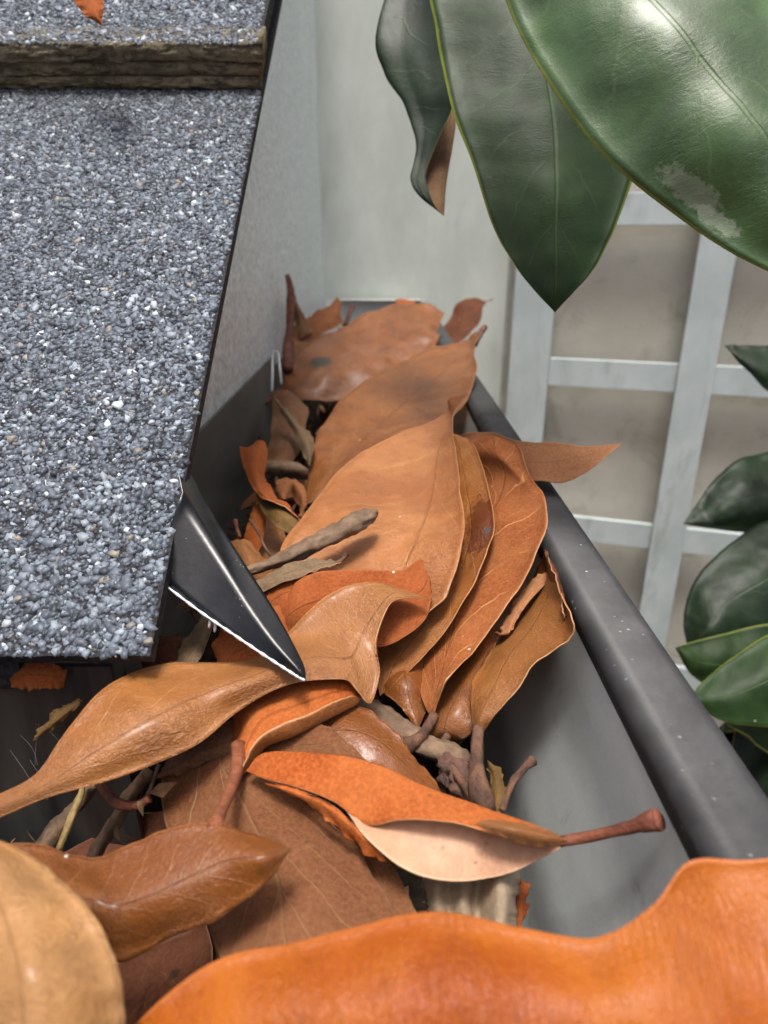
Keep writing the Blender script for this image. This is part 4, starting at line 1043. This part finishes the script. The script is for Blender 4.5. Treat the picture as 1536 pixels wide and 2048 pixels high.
rc = np.random.default_rng(3)
V = []; F = []
for i in range(1500):
    y = rc.uniform(.05, .75); x = rc.uniform(-.105, .045) if y > .18 else rc.uniform(-.2, .045)
    z = H(rc.uniform(.165, .212) if rc.uniform() < .6 else rc.uniform(.14, .18)) if x < -.04 else H(rc.uniform(.19, .213))
    c = np.array([x, y, z]); L = rc.uniform(.0015, .006); W = L*rc.uniform(.15, .6)
    q = rc.normal(size=3); q /= np.linalg.norm(q); r_ = np.cross(q, rc.normal(size=3)); r_ /= np.linalg.norm(r_); n_ = np.cross(q, r_)
    b = len(V)
    V += [c - q*L, c - r_*W*.6 + n_*W*.3, c + q*L*rc.uniform(.6, 1), c + r_*W, c + n_*W*.35]
    F += [(b, b+1, b+4), (b+1, b+2, b+4), (b+2, b+3, b+4), (b+3, b, b+4), (b, b+3, b+2, b+1)]
o = obj('leaf_crumbs', V, F, simple_mat('crumbs', (.09, .045, .02), (.24, .13, .06), 120, .9), None, False)
tag(o, 'brown crumbs of broken dead leaf scattered over the gutter floor', kind='stuff')

# ------------------------------------------------------------------ green magnolia leaves
mb = empty('magnolia_branch', P(1500, -500, .30), 'leafy magnolia branch whose glossy green leaves hang in from above', 'branch')
V, F = tube_vf([P(1700, -700, .34), P(1450, -480, .32), P(1150, -330, .33), P(900, -260, .40)], [.006, .0055, .0045, .003], 12, rough=.15)
obj('twig', V, F, TWIG_D, mb)
def GL(net, label, parent, **kw):
    return leaf(net, label, parent=parent, **kw)
GL([[(830, -180, 42)], [(892, 30, 39), (850, 40, 40), (810, 50, 40.5), (757, 50, 41), (880, 60, 43)], [(902, 110, 38.6), (860, 115, 39.4), (815, 130, 40), (770, 145, 41), (890, 150, 43)], [(909, 165, 38.4), (870, 180, 39), (835, 195, 39.6), (806, 200, 40.4), (905, 190, 42.4)], [(906, 222, 38.4), (880, 232, 39), (850, 242, 39.5), (824, 246, 40), (912, 240, 41.6)],
    [(880, 272, 38.8), (866, 280, 39), (848, 286, 39.3), (835, 288, 39.7), (907, 286, 40.8)], [(858, 325, 39), (850, 328, 39.1), (840, 330, 39.2), (829, 331, 39.4), (898, 335, 40)], [(852, 362, 39), (845, 364, 39), (834, 364, 39.1), (825, 362, 39.3), (892, 378, 39.8)], [(866, 405, 39), (860, 402, 39), (852, 398, 39), (843, 394, 39.2), (890, 410, 39.5)], [(888, 432, 39.2)]],
   'narrow dark green leaf twisted to show its brown underside', mb, top='green_dark', under='green_under', rim=RIM_G, seed=90, mid=.99, ref=(.3, .2), lump=.0005, ruffle=0, res=(70, 40))
GL([[(1010, -260, 33)], [(868, -60, 31.5), (1060, -40, 30.5), (1240, -30, 32)], [(872, 60, 31), (1080, 60, 29.8), (1300, 60, 31.5)], [(888, 150, 30.6), (1095, 150, 29.5), (1300, 160, 31)], [(908, 235, 30.2), (1108, 240, 29.4), (1285, 270, 30.6)], [(945, 328, 30), (1112, 330, 29.3), (1266, 350, 30.2)],
    [(985, 452, 29.8), (1112, 450, 29.2), (1232, 446, 29.8)], [(1030, 532, 29.6), (1112, 532, 29.2), (1192, 530, 29.6)], [(1070, 582, 29.5), (1111, 585, 29.2), (1146, 584, 29.5)], [(1110, 625, 29.4)]],
   'dark green leaf hanging point down in the middle', mb, top='green', under='green_under', rim=RIM_G, seed=91, lump=.0008, ruffle=.0006)
GL([[(930, -330, 24)], [(985, -100, 22), (1150, -200, 20.5), (1330, -330, 21)], [(1022, 30, 21.4), (1240, -70, 19.6), (1450, -180, 20.4)], [(1092, 160, 20.8), (1340, 40, 18.9), (1570, -60, 19.8)], [(1200, 305, 20.3), (1440, 160, 18.5), (1680, 60, 19.4)], [(1340, 422, 19.9), (1550, 300, 18.2), (1780, 210, 19)], [(1480, 512, 19.5), (1660, 430, 18.1), (1850, 370, 18.8)], [(1640, 580, 19), (1760, 540, 18.2), (1880, 510, 18.6)], [(1850, 640, 18.6)]],
   'largest nearest glossy green leaf with a yellow edge', mb, top='green_big', under='green_under', rim=RIM_G, seed=92, lump=.0022, ruffle=.0004, th=.0009)

sh = empty('magnolia_shrub', (P(1700, 1600, .9)[0], P(1700, 1600, .9)[1], 0), 'dark green magnolia shrub growing outside the gutter before the trellis', 'shrub')
tp = P(1720, 1150, .66)
V, F = tube_vf([(tp[0] + .05, tp[1] + .02, 0), (tp[0] + .04, tp[1] + .01, 1.0), (tp[0] + .02, tp[1], 1.8), tp, (tp[0] + .03, tp[1] - .05, tp[2] + .4)], [.018, .014, .010, .006, .004], 12, rough=.2)
obj('trunk', V, F, TWIG_D, sh)
GL([[(1448, 690, 75)], [(1470, 691, 75), (1480, 715, 74), (1500, 745, 74)], [(1530, 692, 75), (1535, 740, 73.5), (1540, 785, 74)], [(1640, 700, 76), (1640, 760, 74), (1640, 820, 74)], [(1740, 770, 76)]],
   'small dark leaf tip at the right edge of the photo, topmost in the shrub', sh, top='green_dark', under='green_under', rim=RIM_G, seed=93)
GL([[(1366, 1048, 70)], [(1400, 1000, 71), (1415, 1035, 69.5), (1430, 1058, 69.5)], [(1450, 940, 72), (1480, 1000, 69), (1490, 1064, 69.5)], [(1530, 905, 73), (1570, 985, 69.5), (1580, 1062, 70)], [(1650, 900, 74), (1680, 970, 71), (1690, 1040, 71)], [(1780, 960, 73)]],
   'dark leaf pointing left with a bright shine along its fold', sh, top='green_dark', under='green_under', rim=RIM_G, seed=94, lump=.003)
GL([[(1374, 1292, 64)], [(1368, 1240, 65), (1410, 1265, 63), (1440, 1300, 63)], [(1390, 1160, 66), (1450, 1210, 63.5), (1500, 1290, 63)], [(1460, 1090, 67), (1530, 1160, 64), (1590, 1270, 63.5)], [(1560, 1040, 68), (1630, 1110, 65), (1690, 1220, 65)], [(1760, 1080, 67)]],
   'broad very dark leaf directly below the pointing one', sh, top='green_dark', under='green_under', rim=RIM_G, seed=95, lump=.002)
GL([[(1350, 1296, 60)], [(1370, 1288, 60), (1385, 1320, 59.5), (1390, 1355, 60)], [(1440, 1270, 60.5), (1450, 1330, 59.5), (1460, 1390, 60)], [(1550, 1250, 61), (1560, 1330, 60), (1570, 1410, 60.5)], [(1660, 1300, 61)]],
   'olive green leaf under the broad very dark one', sh, top='green', under='green_under', rim=RIM_G, seed=96, lump=.002)
GL([[(1376, 1400, 54)], [(1402, 1368, 54.5), (1415, 1400, 53.5), (1425, 1432, 53.5)], [(1462, 1320, 55), (1480, 1385, 53), (1480, 1448, 53)], [(1540, 1270, 55.5), (1560, 1350, 53), (1555, 1448, 53)], [(1640, 1240, 56), (1660, 1310, 54), (1650, 1400, 54)], [(1750, 1270, 56)]],
   'brighter green leaf with pale edge, lowest large leaf in the shrub', sh, top='green', under='green_under', rim=RIM_G, seed=97, lump=.0015)
rnd = random.Random(11)
for i in range(150):
    d = rnd.uniform(.58, .95)
    u = rnd.uniform(1440, 1860); v = rnd.uniform(1400, 2050) if i < 130 else rnd.uniform(500, 1330)
    if i >= 130: u += 170
    if i < 70: u = rnd.uniform(1455, 1620); v = rnd.uniform(1440, 1800); d = rnd.uniform(.62, .80)
    free_leaf(P(u, v, d), rnd.uniform(0, 6.28), rnd.uniform(-.9, .5), rnd.uniform(-.7, .7), rnd.uniform(.09, .15), rnd.uniform(.04, .055), .2, .04, rnd.choice(['green', 'green_dark', 'green_dark']), 'green_under', RIM_G,
              'leaf', None, None, i*.7, sh, res=(18, 7))
